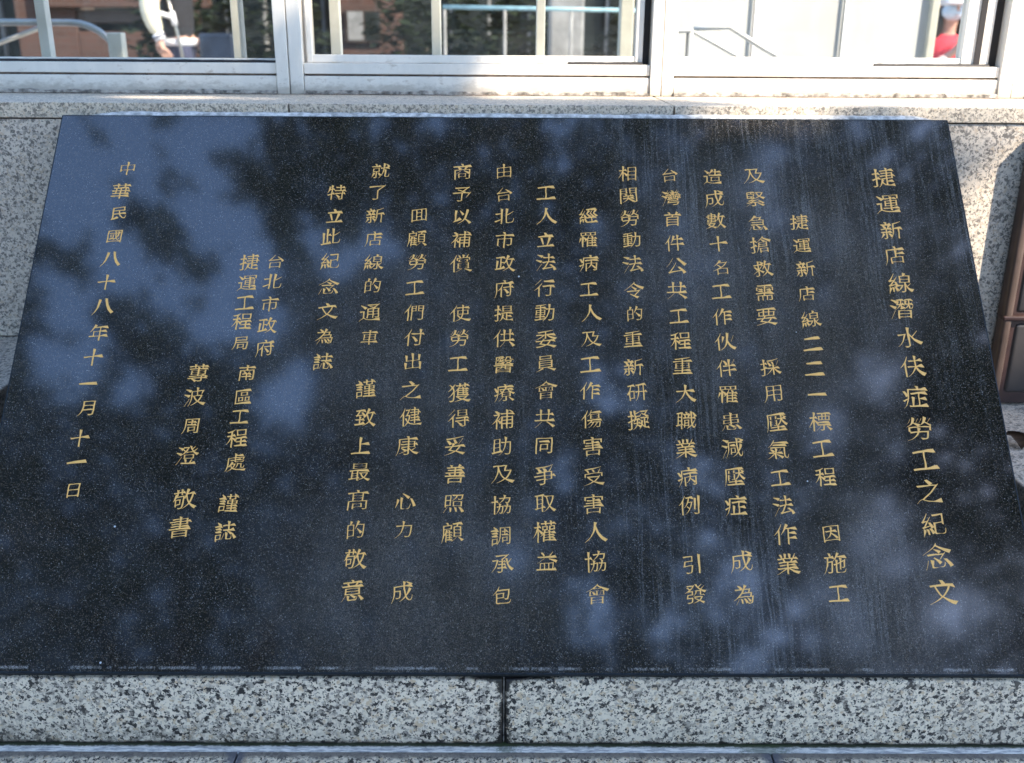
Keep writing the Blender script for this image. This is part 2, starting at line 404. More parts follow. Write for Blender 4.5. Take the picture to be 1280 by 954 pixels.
def ellipsoid(c, r, sub=3, fn=None):
    bm = bmesh.new(); bmesh.ops.create_icosphere(bm, subdivisions=sub, radius=1)
    for v in bm.verts:
        k = fn(v.co) if fn else 1
        v.co = Vector((c[0] + v.co.x * r[0] * k, c[1] + v.co.y * r[1] * k, c[2] + v.co.z * r[2] * k))
    return bm_mesh(bm)
def skin(verts, edges, radii, sub=2):
    """one continuous limb surface grown round a skeleton"""
    me = bpy.data.meshes.new("skeleton"); me.from_pydata([tuple(v) for v in verts], edges, [])
    o = bpy.data.objects.new("skeleton", me); COL.objects.link(o)
    o.modifiers.new("s", 'SKIN')
    if not me.skin_vertices: me.attributes  # layer is created with the modifier
    if len(me.skin_vertices) == 0:
        bm = bmesh.new(); bm.from_mesh(me); bm.verts.layers.skin.verify(); bm.to_mesh(me); bm.free()
    for i, r in enumerate(radii):
        s = me.skin_vertices[0].data[i]
        s.radius = r if isinstance(r, tuple) else (r, r)
        s.use_root = (i == 0)
    ss = o.modifiers.new("u", 'SUBSURF'); ss.levels = sub; ss.render_levels = sub
    bpy.context.view_layer.update()
    dg = bpy.context.evaluated_depsgraph_get()
    out = bpy.data.meshes.new_from_object(o.evaluated_get(dg))
    bpy.data.objects.remove(o); bpy.data.meshes.remove(me)
    for f in out.polygons: f.use_smooth = True
    return out

# the inscription, column by column from the right: text, size factor, centre of each character on the slab (metres from its upper edge)
TEXT_COLUMNS = [
    ('捷運新店線潛水伕症勞工之紀念文', 1.12, [(0.6242,0.1154),(0.6253,0.1657),(0.6239,0.215),(0.6228,0.2602),(0.6248,0.3103),(0.6211,0.355),(0.6253,0.4042),(0.6234,0.4524),(0.6211,0.502),(0.6197,0.553),(0.6208,0.6015),(0.6196,0.6489),(0.6193,0.6975),(0.6168,0.7439),(0.6169,0.7947)]),
    ('捷運新店線二二一標工程因施工', 1, [(0.4763,0.201),(0.4764,0.2437),(0.4778,0.2855),(0.4745,0.3294),(0.4761,0.3737),(0.4747,0.4158),(0.4733,0.4571),(0.473,0.4988),(0.4725,0.5423),(0.4713,0.5849),(0.4713,0.6278),(0.4698,0.7121),(0.4707,0.7546),(0.4702,0.7974)]),
    ('及緊急搶救需要採用壓氣工法作業', 1, [(0.4098,0.1137),(0.4082,0.158),(0.4085,0.2029),(0.409,0.2426),(0.409,0.2859),(0.409,0.3283),(0.4078,0.3699),(0.4057,0.4548),(0.4059,0.4978),(0.4064,0.5439),(0.4059,0.5864),(0.4041,0.63),(0.4043,0.6712),(0.4042,0.7135),(0.403,0.756)]),
    ('造成數十名工作伙伴罹患減壓症成為', 1, [(0.342,0.1156),(0.3411,0.1578),(0.3405,0.1989),(0.3422,0.2415),(0.3424,0.2844),(0.3402,0.3267),(0.3388,0.3703),(0.3396,0.4123),(0.3388,0.4564),(0.3376,0.4993),(0.3387,0.5429),(0.3378,0.5842),(0.3368,0.6283),(0.3361,0.6713),(0.3373,0.7528),(0.3373,0.7996)]),
    ('台灣首件公共工程重大職業病例引發', 1, [(0.2707,0.113),(0.2703,0.1567),(0.271,0.1963),(0.2716,0.2405),(0.2714,0.2817),(0.2706,0.3249),(0.271,0.3698),(0.2716,0.4114),(0.2717,0.4528),(0.2735,0.4983),(0.2721,0.5412),(0.2685,0.5854),(0.2687,0.6286),(0.2687,0.6715),(0.2664,0.7572),(0.2687,0.7986)]),
    ('相関勞動法令的重新研擬', 1, [(0.2013,0.1104),(0.2012,0.1525),(0.2015,0.195),(0.2032,0.2351),(0.2023,0.2785),(0.2025,0.3252),(0.2025,0.3655),(0.1977,0.4087),(0.1967,0.4558),(0.2004,0.4974),(0.2006,0.5407)]),
    ('經罹病工人及工作傷害受害人協會', 1, [(0.1341,0.1906),(0.1329,0.2347),(0.1331,0.2774),(0.1319,0.3239),(0.1339,0.3645),(0.1327,0.409),(0.1307,0.4519),(0.1295,0.4946),(0.1307,0.5398),(0.1311,0.5826),(0.131,0.628),(0.1299,0.6699),(0.1315,0.711),(0.1303,0.7536),(0.1313,0.7991)]),
    ('工人立法行動委員會共同爭取權益', 1, [(0.0663,0.1484),(0.0663,0.1916),(0.0647,0.2351),(0.0643,0.2761),(0.0625,0.3218),(0.0621,0.3649),(0.0629,0.4094),(0.0625,0.4498),(0.0628,0.4936),(0.0603,0.5391),(0.0591,0.5817),(0.0595,0.627),(0.0593,0.669),(0.0589,0.7108),(0.0613,0.7532)]),
    ('由台北市政府提供醫療補助及協調承包', 1, [(-0.0027,0.107),(-0.0025,0.1515),(-0.0014,0.1929),(-0.0011,0.2363),(-0.0005,0.2788),(-0.0016,0.3233),(-0.0014,0.366),(-0.0011,0.4085),(-0.0016,0.4528),(-0.0009,0.4985),(-0.0014,0.5411),(-0.0038,0.5832),(-0.0023,0.6255),(-0.0038,0.6716),(-0.0043,0.7169),(-0.0021,0.7572),(-0.0019,0.8016)]),
    ('商予以補償使勞工獲得妥善照顧', 1, [(-0.0714,0.1084),(-0.0712,0.1519),(-0.0703,0.1939),(-0.0706,0.2359),(-0.071,0.2791),(-0.0699,0.3664),(-0.0702,0.4088),(-0.0711,0.4518),(-0.0685,0.4986),(-0.068,0.5393),(-0.0727,0.5822),(-0.0717,0.6258),(-0.0729,0.6699),(-0.074,0.7118)]),
    ('囬顧勞工們付出之健康心力成', 1, [(-0.1398,0.1914),(-0.1422,0.2342),(-0.1399,0.2772),(-0.1421,0.3229),(-0.1412,0.3655),(-0.1396,0.4081),(-0.1403,0.4482),(-0.1409,0.4946),(-0.1404,0.5375),(-0.1434,0.5826),(-0.143,0.6671),(-0.1432,0.7086),(-0.1421,0.7972)]),
    ('就了新店線的通車謹致上最髙的敬意', 1, [(-0.2063,0.1077),(-0.2094,0.1493),(-0.211,0.1927),(-0.2113,0.2354),(-0.2091,0.2776),(-0.2083,0.319),(-0.2098,0.3659),(-0.2084,0.4085),(-0.2099,0.4927),(-0.2079,0.539),(-0.2115,0.5828),(-0.2115,0.6231),(-0.2118,0.6653),(-0.2119,0.7088),(-0.2105,0.7511),(-0.2116,0.7952)]),
    ('特立此紀念文為誌', 1, [(-0.276,0.1497),(-0.2765,0.1931),(-0.28,0.232),(-0.2779,0.2755),(-0.2779,0.3208),(-0.2768,0.3639),(-0.2778,0.4069),(-0.2775,0.4488)]),
    ('台北市政府', 0.92, [(-0.3646,0.2774),(-0.3663,0.3129),(-0.367,0.352),(-0.3679,0.389),(-0.3681,0.4267)]),
    ('捷運工程局南區工程處謹誌', 0.95, [(-0.4059,0.2788),(-0.4056,0.3154),(-0.4064,0.3504),(-0.4072,0.382),(-0.4062,0.4189),(-0.3913,0.4678),(-0.3927,0.5067),(-0.395,0.5386),(-0.3955,0.572),(-0.3943,0.6094),(-0.398,0.6708),(-0.3986,0.7118)]),
    ('蓴波周澄敬書', 1, [(-0.4649,0.4687),(-0.4665,0.5069),(-0.4663,0.5535),(-0.4667,0.5987),(-0.4625,0.6651),(-0.4637,0.7063)]),
    ('中華民國八十八年十一月十一日', 0.95, [(-0.6236,0.1061),(-0.6285,0.1493),(-0.6254,0.1906),(-0.6265,0.2332),(-0.6265,0.2741),(-0.6273,0.3157),(-0.6265,0.3575),(-0.6257,0.4022),(-0.6281,0.4436),(-0.629,0.4865),(-0.6251,0.5261),(-0.6277,0.5735),(-0.6265,0.6099),(-0.6244,0.6527)]),
]

# ------------------------------------------------------------------ ground and setting
GZ = -1.22
bm = bmesh.new()
bmesh.ops.create_grid(bm, x_segments=1, y_segments=1, size=600)
for v in bm.verts: v.co.z = GZ
tag(link("ground", bm_mesh(bm), M['pavement']), kind='structure')
added_road = bmesh.new(); bmesh.ops.create_grid(added_road, x_segments=1, y_segments=1, size=1)  # unseen dark road, added to dim the ground mirrored in the panes
for v in added_road.verts: v.co = Vector((v.co.x * 500, -205 + v.co.y * 199, GZ + 0.004))
tag(link("added_road", bm_mesh(added_road), M['added_asphalt']), kind='structure')
tag(box("kerb", (-60, 60, -6.15, -5.99, GZ - 0.02, GZ + 0.07), M['grey_pillar'], None, 0.01), kind='structure')
tag(box("station_floor", (-9, 2.2, 0.55, 7.6, GZ - 0.02, -0.85), M['floor']), kind='structure')

# granite wall under the windows: panels, sill blocks, a core behind them
wall = thing("granite_wall", (0, 0.3, GZ), "speckled pale granite wall and window sill behind the black plaque", "wall")
box("wall_core", (-3.2, 3.2, 0.06, 0.5, GZ + 0.01, -0.012), M['joint'], wall)
XS = [-0.373 + 0.662 * k for k in range(-4, 6)]
for a, b in zip(XS, XS[1:]):
    box("sill_block", (a + 0.0015, b - 0.0015, 0.03, 0.48, -0.008, 0.018), M['granite_sill'], wall, 0.0015)
PX = [-0.373 + 0.662 * k + 0.02 for k in range(-4, 6)]
for i, (a, b) in enumerate(zip(PX, PX[1:])):
    lowz = -0.402 if b < 0.4 else -0.52
    box("wall_panel", (a + 0.001, b - 0.001, 0.034 , 0.058, lowz + 0.0015, -0.0105), M['granite_wall'], wall, 0.001)
    box("wall_panel", (a + 0.001, b - 0.001, 0.034, 0.058, lowz - 0.42, lowz - 0.0015), M['granite_wall'], wall, 0.001)
for i, (a, b) in enumerate(zip(XS, XS[1:])):
    if -1.2 < a < 1: pass
link("mortar_strip", ragged(-0.715, 0.742, 0.002, 0.0285, -0.012, 0.0035, 420, 0.0022, 4, lambda t: min(1, (1 - t) * 22 + 0.45) * min(1, t * 14 + 0.55)), M['mortar'], wall)

# ledges beside the plaque
lr = thing("side_ledge", (1.2, -0.3, GZ), "pale granite ledge right of the plaque, lit by a strip of sun", "ledge")
box("stone_block", (0.80, 1.9, -0.50, 0.033, GZ + 0.01, -0.5205), M['granite_wall'], lr, 0.003)
ll = thing("side_ledge", (-1.2, -0.3, GZ), "shaded granite ledge left of the plaque", "ledge")
box("stone_block", (-1.9, -0.80, -0.30, 0.033, GZ + 0.01, -0.404), M['granite_wall'], ll, 0.003)

# plinth that carries the plaque: two front blocks with an open joint, core behind
pl = thing("plaque_plinth", (0, -0.3, GZ), "speckled granite plinth of two front blocks under the black plaque", "plinth")
def wedge(name, x0, x1, mat):
    bm = bmesh.new()
    prof = [(-0.545, -0.9), (-0.545, -0.700), (-0.04, -0.112), (0.02, -0.112), (0.02, -0.9)]
    a = [bm.verts.new((x0, y, z)) for y, z in prof]; b = [bm.verts.new((x1, y, z)) for y, z in prof]
    for i in range(5): bm.faces.new((a[i], a[(i + 1) % 5], b[(i + 1) % 5], b[i]))
    bm.faces.new(a); bm.faces.new(b)
    return link(name, bm_mesh(bm), mat, pl)
wedge("plinth_core", -0.715, 0.715, M['joint'])
def front_block(x0, x1):
    bm = bmesh.new()
    # top follows the back of the slab
    prof = [(-0.5785, -0.8165), (-0.5785, -0.7065), (-0.5485, -0.7065), (-0.5485, -0.8165)]
    a = [bm.verts.new((x0, y, z)) for y, z in prof]; b = [bm.verts.new((x1, y, z)) for y, z in prof]
    for i in range(4): bm.faces.new((a[i], a[(i + 1) % 4], b[(i + 1) % 4], b[i]))
    bm.faces.new(a); bm.faces.new(b)
    bmesh.ops.bevel(bm, geom=bm.edges[:], offset=0.0035, segments=3, affect='EDGES', profile=0.5)
    return link("stone_block", bm_mesh(bm), M['granite_base'], pl, True)
front_block(-0.80, -0.0005)
front_block(0.0035, 0.80)
link("joint_filler", tube([(0.0013 + 0.0006 * noise.noise(Vector((k * .9, 1, 0))), -0.572 + 0.0012 * noise.noise(Vector((k * 1.3, 4, 0))), -0.816 + 0.109 * k / 40) for k in range(41)], [0.0011 + 0.0007 * noise.noise(Vector((k * 1.7, 0, 3))) for k in range(41)], 6), M['dirty_sealant'], pl)

# lower ledge in front
lg = thing("lower_ledge", (0, -0.9, GZ), "speckled granite ledge along the bottom edge, in front of the plinth", "ledge")
box("ledge_core", (-1.9, 1.9, -0.95, -0.54, GZ + 0.01, -0.824), M['joint'], lg)
for a, b in [(-1.86, -1.118), (-1.118, -0.3705), (-0.3705, 0.3765), (0.3765, 1.124), (1.124, 1.87)]:
    box("stone_block", (a + 0.0011, b - 0.0011, -0.99, -0.592, -0.90, -0.8175), M['granite_ledge'], lg, 0.0015)
def strip_mat():
    m, nt, b = new_mat("weathered_pale_sealant"); n = N(nt); p = n.pos(); x, y, z = n.xyz(p)
    st = n.noise(n.scale(p, (0.12, 1, 1)), 420, 4, 0.7)
    c = n.mix(n.smooth(st, 0.36, 0.62), (0.30, 0.30, 0.31), (0.72, 0.69, 0.64))
    grn = n.m('MULTIPLY', n.smooth(n.m('ADD', y, n.m('MULTIPLY', n.m('SUBTRACT', n.noise(p, 70, 5, 0.8), 0.5), 0.014)), -0.5865, -0.582), 1.0)
    c = n.mix(grn, c, (0.045, 0.055, 0.03))
    def near(x0, w): return n.m('SUBTRACT', 1.0, n.smooth(n.m('ADD', n.m('ABSOLUTE', n.m('SUBTRACT', x, x0)), n.m('MULTIPLY', n.m('SUBTRACT', n.noise(p, 150, 6, 0.85), 0.5), 0.13)), w * 0.3, w))
    c = n.mix(n.m('MULTIPLY', n.m('MAXIMUM', near(0.37, 0.045), near(0.004, 0.016)), 0.6), c, (0.05, 0.075, 0.03))
    nt.links.new(c, b.inputs["Base Color"]); b.inputs["Roughness"].default_value = 0.42
    nt.links.new(n.bump(st, 0.7, 0.001), b.inputs["Normal"])
    return m
link("sealant_strip", ragged(-1.86, 1.87, -0.5945, -0.5745, -0.824, -0.8145, 900, 0.0008, 2), strip_mat(), lg)

# ------------------------------------------------------------------ the plaque
plaque = thing("stone_plaque", (0, 0, 0), "sloping polished black granite plaque carved with columns of gold characters", "plaque", rot=(TILT, 0, 0))
HT = 0.9085
bm = bmesh.new(); r = bmesh.ops.create_cube(bm, size=1)
for v in r['verts']: v.co = Vector((v.co.x * 1.5, -HT / 2 + v.co.y * HT, -0.0145 + v.co.z * 0.029))
bmesh.ops.bevel(bm, geom=bm.edges[:], offset=0.0026, segments=2, affect='EDGES', profile=0.6)
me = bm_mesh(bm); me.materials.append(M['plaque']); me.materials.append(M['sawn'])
for f in me.polygons:
    if f.normal.z < 0.97: f.material_index = 1
slab = bpy.data.objects.new("slab", me); COL.objects.link(slab); slab.parent = plaque

def cap_style(ang):
    """how a brush ends a stroke: (width factor, extension, slant) by outward direction in degrees"""
    a = ang % 360
    if a < 25 or a >= 340: return 2.15, -0.006, 'R'      # end of a horizontal: pressed shoulder
    if a < 75: return 0.22, 0.030, ''                     # rising flick
    if a < 118: return 1.45, 0.010, 'U'                   # head of a vertical
    if a < 158: return 0.55, 0.016, ''                    # head of a dot or right-falling stroke
    if a < 205: return 0.95, 0.0, 'L'                     # start of a horizontal
    if a < 258: return 0.12, 0.045, ''                    # left-falling stroke: fine tail
    if a < 285: return 0.85, 0.004, 'D'                   # foot of a vertical
    return 1.75, 0.030, 'N'                               # right-falling stroke: broad foot

def glyph_mesh(ch):
    cu = bpy.data.curves.new("t", 'FONT'); cu.body = ch; cu.size = 1.0
    o = bpy.data.objects.new("t", cu); COL.objects.link(o)
    bpy.context.view_layer.update()
    dg = bpy.context.evaluated_depsgraph_get()
    c2 = o.to_curve(dg).copy()
    bpy.data.objects.remove(o)
    loops = []
    for sp in c2.splines:
        loops.append([[Vector(p.handle_left), Vector(p.co), Vector(p.handle_right)] for p in sp.bezier_points])
    allp = [q[1] for l in loops for q in l]
    mnx, mxx = min(p.x for p in allp), max(p.x for p in allp); mny, mxy = min(p.y for p in allp), max(p.y for p in allp)
    cx, cy = (mnx + mxx) / 2, (mny + mxy) / 2
    def area(l): return sum(l[i][1].x * l[(i + 1) % len(l)][1].y - l[(i + 1) % len(l)][1].x * l[i][1].y for i in range(len(l))) / 2
    big = max(loops, key=lambda l: abs(area(l))); sg = 1 if area(big) > 0 else -1
    EM = 0.96
    thin = max(0.35, min(1.0, 1.25 - sum(len(l) for l in loops) / 110))      # crowded characters keep their strokes
    if ch in '周民國區局員包日月因同囬首程善南書意': thin *= 0.35
    rnd = random.Random(ord(ch))
    for l in loops:
        n = len(l); mv = [Vector((0, 0, 0)) for _ in l]; capped = set()
        def tang(i, side):     # tangent leaving / entering point i
            if side > 0:
                v = l[i][2] - l[i][1]
                if v.length < 1e-4: v = l[(i + 1) % n][1] - l[i][1]
            else:
                v = l[i][1] - l[i][0]
                if v.length < 1e-4: v = l[i][1] - l[i - 1][1]
            return v.normalized() if v.length > 1e-9 else Vector((1, 0, 0))
        for i in range(n):
            j = (i + 1) % n; e = l[j][1] - l[i][1]; L = e.length
            if L < 0.02 or L > 0.12 * EM: continue
            ed = e / L
            t0, t1 = tang(i, -1), tang(j, +1)
            c0 = (t0.x * ed.y - t0.y * ed.x) * sg; c1 = (ed.x * t1.y - ed.y * t1.x) * sg
            if c0 < 0.55 or c1 < 0.55: continue
            if t0.dot(t1) > -0.6: continue
            out = Vector((ed.y, -ed.x, 0)) * sg
            wf, ext, kind = cap_style(math.degrees(math.atan2(out.y, out.x)))
            mid = (l[i][1] + l[j][1]) / 2
            for k in (i, j):
                off = l[k][1] - mid
                d = off * (wf - 1) + out * ext * EM
                if kind == 'R': d += Vector((0.030, 0, 0)) if off.y < 0 else Vector((-0.045, -0.004, 0))
                if kind == 'L': d += Vector((-0.012, 0, 0)) if off.y > 0 else Vector((0.014, 0, 0))
                if kind == 'U': d += Vector((0, 0.020, 0)) if off.x < 0 else Vector((0.006, -0.020, 0))
                if kind == 'D': d += Vector((0, -0.014, 0)) if off.x > 0 else Vector((0, 0.014, 0))
                if kind == 'N': d += Vector((0.030, 0.0, 0)) if off.y < 0 or off.x > 0 else Vector((-0.01, 0.0, 0))
                mv[k] += d; capped.add(k)
        for i in range(n):
            p = l[i]
            if i not in capped:
                # thinner horizontals, slightly fuller verticals, as a brush leaves them
                t = (tang(i, -1) + tang(i, 1))
                if t.length > 1e-6:
                    t.normalize(); nrm = Vector((t.y, -t.x, 0)) * sg
                    mv[i] += Vector((nrm.x * -0.011, nrm.y * -0.024, 0)) * thin
            for q in range(3): p[q] = p[q] + mv[i]
    bpy.data.curves.remove(c2)
    def f(v):
        x, y = (v.x - cx) / EM, (v.y - cy) / EM
        w = 0.020 * noise.noise(Vector((x * 3.5 + ord(ch), y * 3.5, 0)))
        w2 = 0.022 * noise.noise(Vector((x * 4, y * 4 + ord(ch), 7)))
        y2 = y + 0.11 * x - 0.05 * x * x      # strokes climb to the right
        return Vector((x + w + 0.02 * y, y2 + w2))
    V, E, poly = [], [], []
    for l in loops:
        n = len(l); s = len(V); pl_ = []
        for i in range(n):
            p0, p1, p2, p3 = l[i][1], l[i][2], l[(i + 1) % n][0], l[(i + 1) % n][1]
            straight = abs((p1 - p0).cross(p3 - p0).z) < 1e-5 and abs((p2 - p0).cross(p3 - p0).z) < 1e-5
            L_ = (p3 - p0).length
            K = (5 if L_ > 0.18 else 1) if straight else 4
            nrm_ = Vector(((p3 - p0).y, -(p3 - p0).x, 0)) * (sg / max(L_, 1e-6))
            for q in range(K):
                t = q / K; u = 1 - t
                q_ = (p0 * u + p3 * t) if straight else p0 * u ** 3 + p1 * 3 * u * u * t + p2 * 3 * u * t * t + p3 * t ** 3
                if straight and K > 1: q_ = q_ - nrm_ * (0.013 * math.sin(math.pi * t) * (1.0 if abs(nrm_.y) > 0.7 else 0.7))
                pl_.append(f(q_))
        V += pl_; poly.append(pl_); m = len(pl_)
        E += [(s + i, s + (i + 1) % m) for i in range(m)]
    vo, eo, fo, _, _, _ = delaunay_2d_cdt(V, E, [], 0, 1e-5)
    def winding(p):
        w = 0
        for q in poly:
            for i in range(len(q)):
                a, b = q[i], q[(i + 1) % len(q)]
                if (a.y <= p.y) != (b.y <= p.y):
                    t = (p.y - a.y) / (b.y - a.y)
                    if a.x + t * (b.x - a.x) > p.x: w += 1 if b.y > a.y else -1
        return w
    keep = [fc for fc in fo if winding((vo[fc[0]] + vo[fc[1]] + vo[fc[2]]) / 3) * sg > 0]
    cnt = {}
    for fc in keep:
        for i in range(3):
            a, b = fc[i], fc[(i + 1) % 3]; cnt[(a, b)] = 1
    nv = len(vo)
    vs = [(v.x, v.y, 0.010) for v in vo] + [(v.x, v.y, -0.02) for v in vo]
    fs = [tuple(fc) for fc in keep] + [(b, a, a + nv, b + nv) for (a, b) in cnt if (b, a) not in cnt]
    me = bpy.data.meshes.new("glyph"); me.from_pydata(vs, [], fs)
    bm = bmesh.new(); bm.from_mesh(me); bmesh.ops.delete(bm, geom=[v for v in bm.verts if not v.link_faces], context='VERTS'); bm.to_mesh(me); bm.free()
    me.materials.append(M['gold'])
    return me

WORN = {(1, 8): .7, (1, 10): .15, (2, 1): .45, (2, 2): .5, (3, 8): .3, (3, 4): .6, (3, 5): .6, (3, 2): .45, (3, 3): .4, (5, 4): .7, (5, 2): .35, (5, 9): .45,
        (6, 9): .55, (6, 10): .7, (6, 11): .55, (6, 13): .35, (7, 9): .6, (7, 3): .45, (7, 11): .5, (7, 12): .35, (8, 14): .65, (8, 13): .5, (4, 1): .3, (4, 2): .4,
        (9, 12): .35, (15, 1): .45, (14, 2): .35, (0, 5): .3, (0, 9): .4, (2, 14): .35, (15, 3): .35}
glyphs = {}
rnd = random.Random(5)
for ci, (txt, sc, pts) in enumerate(TEXT_COLUMNS):
    for k, (ch, (u, v)) in enumerate(zip(txt, pts)):
        if ch not in glyphs: glyphs[ch] = glyph_mesh(ch)
        o = bpy.data.objects.new("character", glyphs[ch]); COL.objects.link(o)
        o.parent = plaque
        o.location = (u, -v, 0.0001)
        g = sc * rnd.uniform(0.94, 1.05) * (0.90 if ch in '國因同的日月囬員益南區局周中由台店首車包立力心台民為名' else 1.0) * (1.08 if ci == 0 else 1)
        o.scale = (0.0314 * g, 0.0292 * g, 0.03)
        o.rotation_euler = (0, 0, R(rnd.uniform(-3.0, 3.0)))
        w = WORN.get((ci, k), rnd.uniform(0.0, 0.25)); o['wear'] = w
        if w >= 0.6: o['label'] = "faded gold character, its gilding partly gone"

# ------------------------------------------------------------------ windows
win = thing("window_front", (0, 0.32, 0.018), "white painted metal window front with tall panes above the granite sill", "window")
FY = 0.295
TOP = 1.15
posts = [(-1.178, -1.126), (-0.448, -0.396), (0.281, 0.327), (0.965, 1.02), (1.70, 1.75)]
for a, b in posts:
    c = a + (b - a) * 0.48
    link("post", boxes([(a, c - 0.001, FY - 0.004, FY + 0.085, 0.0185, TOP), (c + 0.001, b, FY - 0.002, FY + 0.083, 0.0185, TOP),
                        (c - 0.003, c + 0.003, FY + 0.006, FY + 0.08, 0.019, TOP - 0.002)], 0.0012), M['frame'], win)
for a, b in zip(posts, posts[1:]):
    x0, x1 = a[1] + 0.001, b[0] - 0.001
    link("lower_rail", boxes([(x0, x1, FY, FY + 0.08, 0.0185, 0.0525)], 0.0015), M['frame'], win)
    link("upper_rail", boxes([(x0, x1, FY + 0.002, FY + 0.078, 0.0565, 0.0765)], 0.0012), M['frame'], win)
    link("top_rail", boxes([(x0, x1, FY, FY + 0.08, TOP - 0.06, TOP - 0.001)], 0.0015), M['frame'], win)
    link("sealant", ragged(x0, x1, FY - 0.009, FY + 0.002, 0.0182, 0.0255, 500, 0.0026, a[0] * 7), M['dirty_sealant'], win)
    link("groove", boxes([(x0 + 0.002, x1 - 0.002, FY + 0.005, FY + 0.07, 0.0515, 0.058)]), M['groove'], win)
    link("foot_line", ragged(x0, x1, FY - 0.012, FY - 0.007, 0.0181, 0.0196, 200, 0.0012, a[0] * 3), M['groove'], win)
def pane(x0, x1, sash_l, sash_r, y, bars, shade_runs, zb=0.0775):
    """glazed sash: stiles and bottom rail stand in front of the glass, bars behind it"""
    sa = link("sash", boxes([(x0, x0 + sash_l, y, y + 0.03, zb, TOP - 0.062), (x1 - sash_r, x1, y, y + 0.03, zb, TOP - 0.062),
                             (x0 + sash_l - 0.0005, x1 - sash_r + 0.0005, y + 0.002, y + 0.028, zb + 0.0005, zb + 0.0145)], 0.0012), M['frame'], win)
    link("glass_pane", boxes([(x0 + sash_l - 0.004, x1 - sash_r + 0.004, y + 0.013, y + 0.017, zb + 0.01, TOP - 0.065)]), M['glass'], sa)
    for bx, w in bars:
        link("glazing_bar", boxes([(bx - w / 2, bx + w / 2, y + 0.034, y + 0.058, zb - 0.02, TOP - 0.065)], 0.002), M['bar'], win)
    for s0, s1 in shade_runs:
        link("rubber_and_shade", ragged(s0, s1, y - 0.010, y - 0.0005, 0.0766, 0.0815, 120, 0.0010, s0), M['rubber_and_shade'], win)  # black bead painted in as the shade line under the sash
Y1, Y2 = FY + 0.018, FY + 0.014
pane(-1.124, -0.4495, 0.012, 0.0035, Y1, [(-0.915, 0.020), (-0.532, 0.0205)], [(-1.12, -0.4497)], 0.0695)
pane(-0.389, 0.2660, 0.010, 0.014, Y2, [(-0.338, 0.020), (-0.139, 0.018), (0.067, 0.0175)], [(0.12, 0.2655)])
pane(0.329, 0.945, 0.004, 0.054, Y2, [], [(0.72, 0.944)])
pane(1.022, 1.69, 0.012, 0.012, Y1, [(1.4, 0.02)], [(1.03, 1.68)])
box("shadow_gap", (0.2664, 0.2805, Y2 + 0.02, Y2 + 0.03, 0.0768, TOP - 0.06), M['rubber_and_shade'], win)  # black boxes stand in for the shade in the recesses beside the posts
box("shadow_gap", (0.9454, 0.9645, Y2 + 0.012, Y2 + 0.022, 0.0768, TOP - 0.06), M['rubber_and_shade'], win)
box("rubber_strip", (0.915, 0.926, Y2 - 0.0035, Y2 - 0.0005, 0.079, TOP - 0.07), M['rubber_and_shade'], win)

# ------------------------------------------------------------------ brown cabinet and dead leaf on the right ledge
cab = thing("metal_cabinet", (1.2, -0.03, -0.5205), "brown metal cabinet with grey panels at the right edge", "cabinet")
x0, x1, y0, y1, zb, zt = 0.905, 1.25, 0.002, 0.032, -0.517, -0.03
link("corner_post", boxes([(x0, x0 + 0.017, y0, y1, zb, zt)], 0.006, 3), M['brown'], cab, True)
link("corner_post", boxes([(x1 - 0.017, x1, y0, y1, zb, zt)], 0.006, 3), M['brown'], cab, True)
link("top_rail", boxes([(x0 + 0.016, x1 - 0.016, y0 + 0.001, y1, zt - 0.02, zt - 0.001)], 0.004, 3), M['brown'], cab, True)
link("middle_rail", boxes([(x0 - 0.0015, x1 + 0.0015, y0 - 0.0015, y1 - 0.008, -0.355, -0.345)], 0.003, 2), M['brown_dark'], cab, True)
link("lower_panel", boxes([(x0 + 0.026, x1 - 0.026, y0 + 0.004, y1 - 0.008, zb + 0.022, -0.360)], 0.008, 3), M['greybrown'], cab, True)
link("upper_panel", boxes([(x0 + 0.024, x1 - 0.024, y0 + 0.005, y1 - 0.008, -0.340, zt - 0.024)], 0.006, 3), M['greybrown'], cab, True)
link("backing", boxes([(x0 + 0.015, x1 - 0.015, y0 + 0.008, y1 - 0.003, zb + 0.002, zt - 0.01)]), M['brown_dark'], cab)
bm = bmesh.new()
rows = []
for i in range(9):
    t = i / 8; w = 0.014 * math.sin(math.pi * (0.06 + 0.88 * t)) ** 0.8; y = -0.205 + 0.052 * t
    cu = 0.010 * math.sin(t * 3) + 0.004
    rows.append([bm.verts.new((0.866 + s * w + 0.006 * math.sin(t * 4), y, -0.5195 + 0.008 * abs(s) ** 1.5 + cu * t)) for s in (-1, -0.5, 0, 0.5, 1)])
for a, b in zip(rows, rows[1:]):
    for k in range(4): bm.faces.new((a[k], a[k + 1], b[k + 1], b[k]))
bmesh.ops.solidify(bm, geom=bm.faces[:], thickness=0.0005)
tag(link("dead_leaf", bm_mesh(bm), M['dead_leaf'], None, True), "curled brown dead leaf lying on the right granite ledge", "leaf")

# ------------------------------------------------------------------ behind the glass
# curved steel handrail, left
hr = thing("steel_handrail", (-1.7, 2.2, -0.85), "curved steel handrail seen through the left window", "handrail")
pts = [(-3.4, 2.2, 0.160), (-1.62, 2.2, 0.160)]
for k in range(1, 9):
    a = math.pi / 2 * k / 8; pts.append((-1.62 + 0.175 * math.sin(a), 2.2, -0.015 + 0.175 * math.cos(a)))
pts += [(-1.445, 2.2, -0.4), (-1.445, 2.2, -0.85)]
link("rail", tube(pts, 0.0125, 12), M['steel'], hr, True)
link("support", tube([(-2.4, 2.2, 0.16), (-2.4, 2.2, -0.85)], 0.011), M['steel'], hr, True)
link("sloping_bar", tube([(-3.2, 2.22, -0.34), (-1.72, 2.22, 0.15)], 0.009), M['steel'], hr, True)

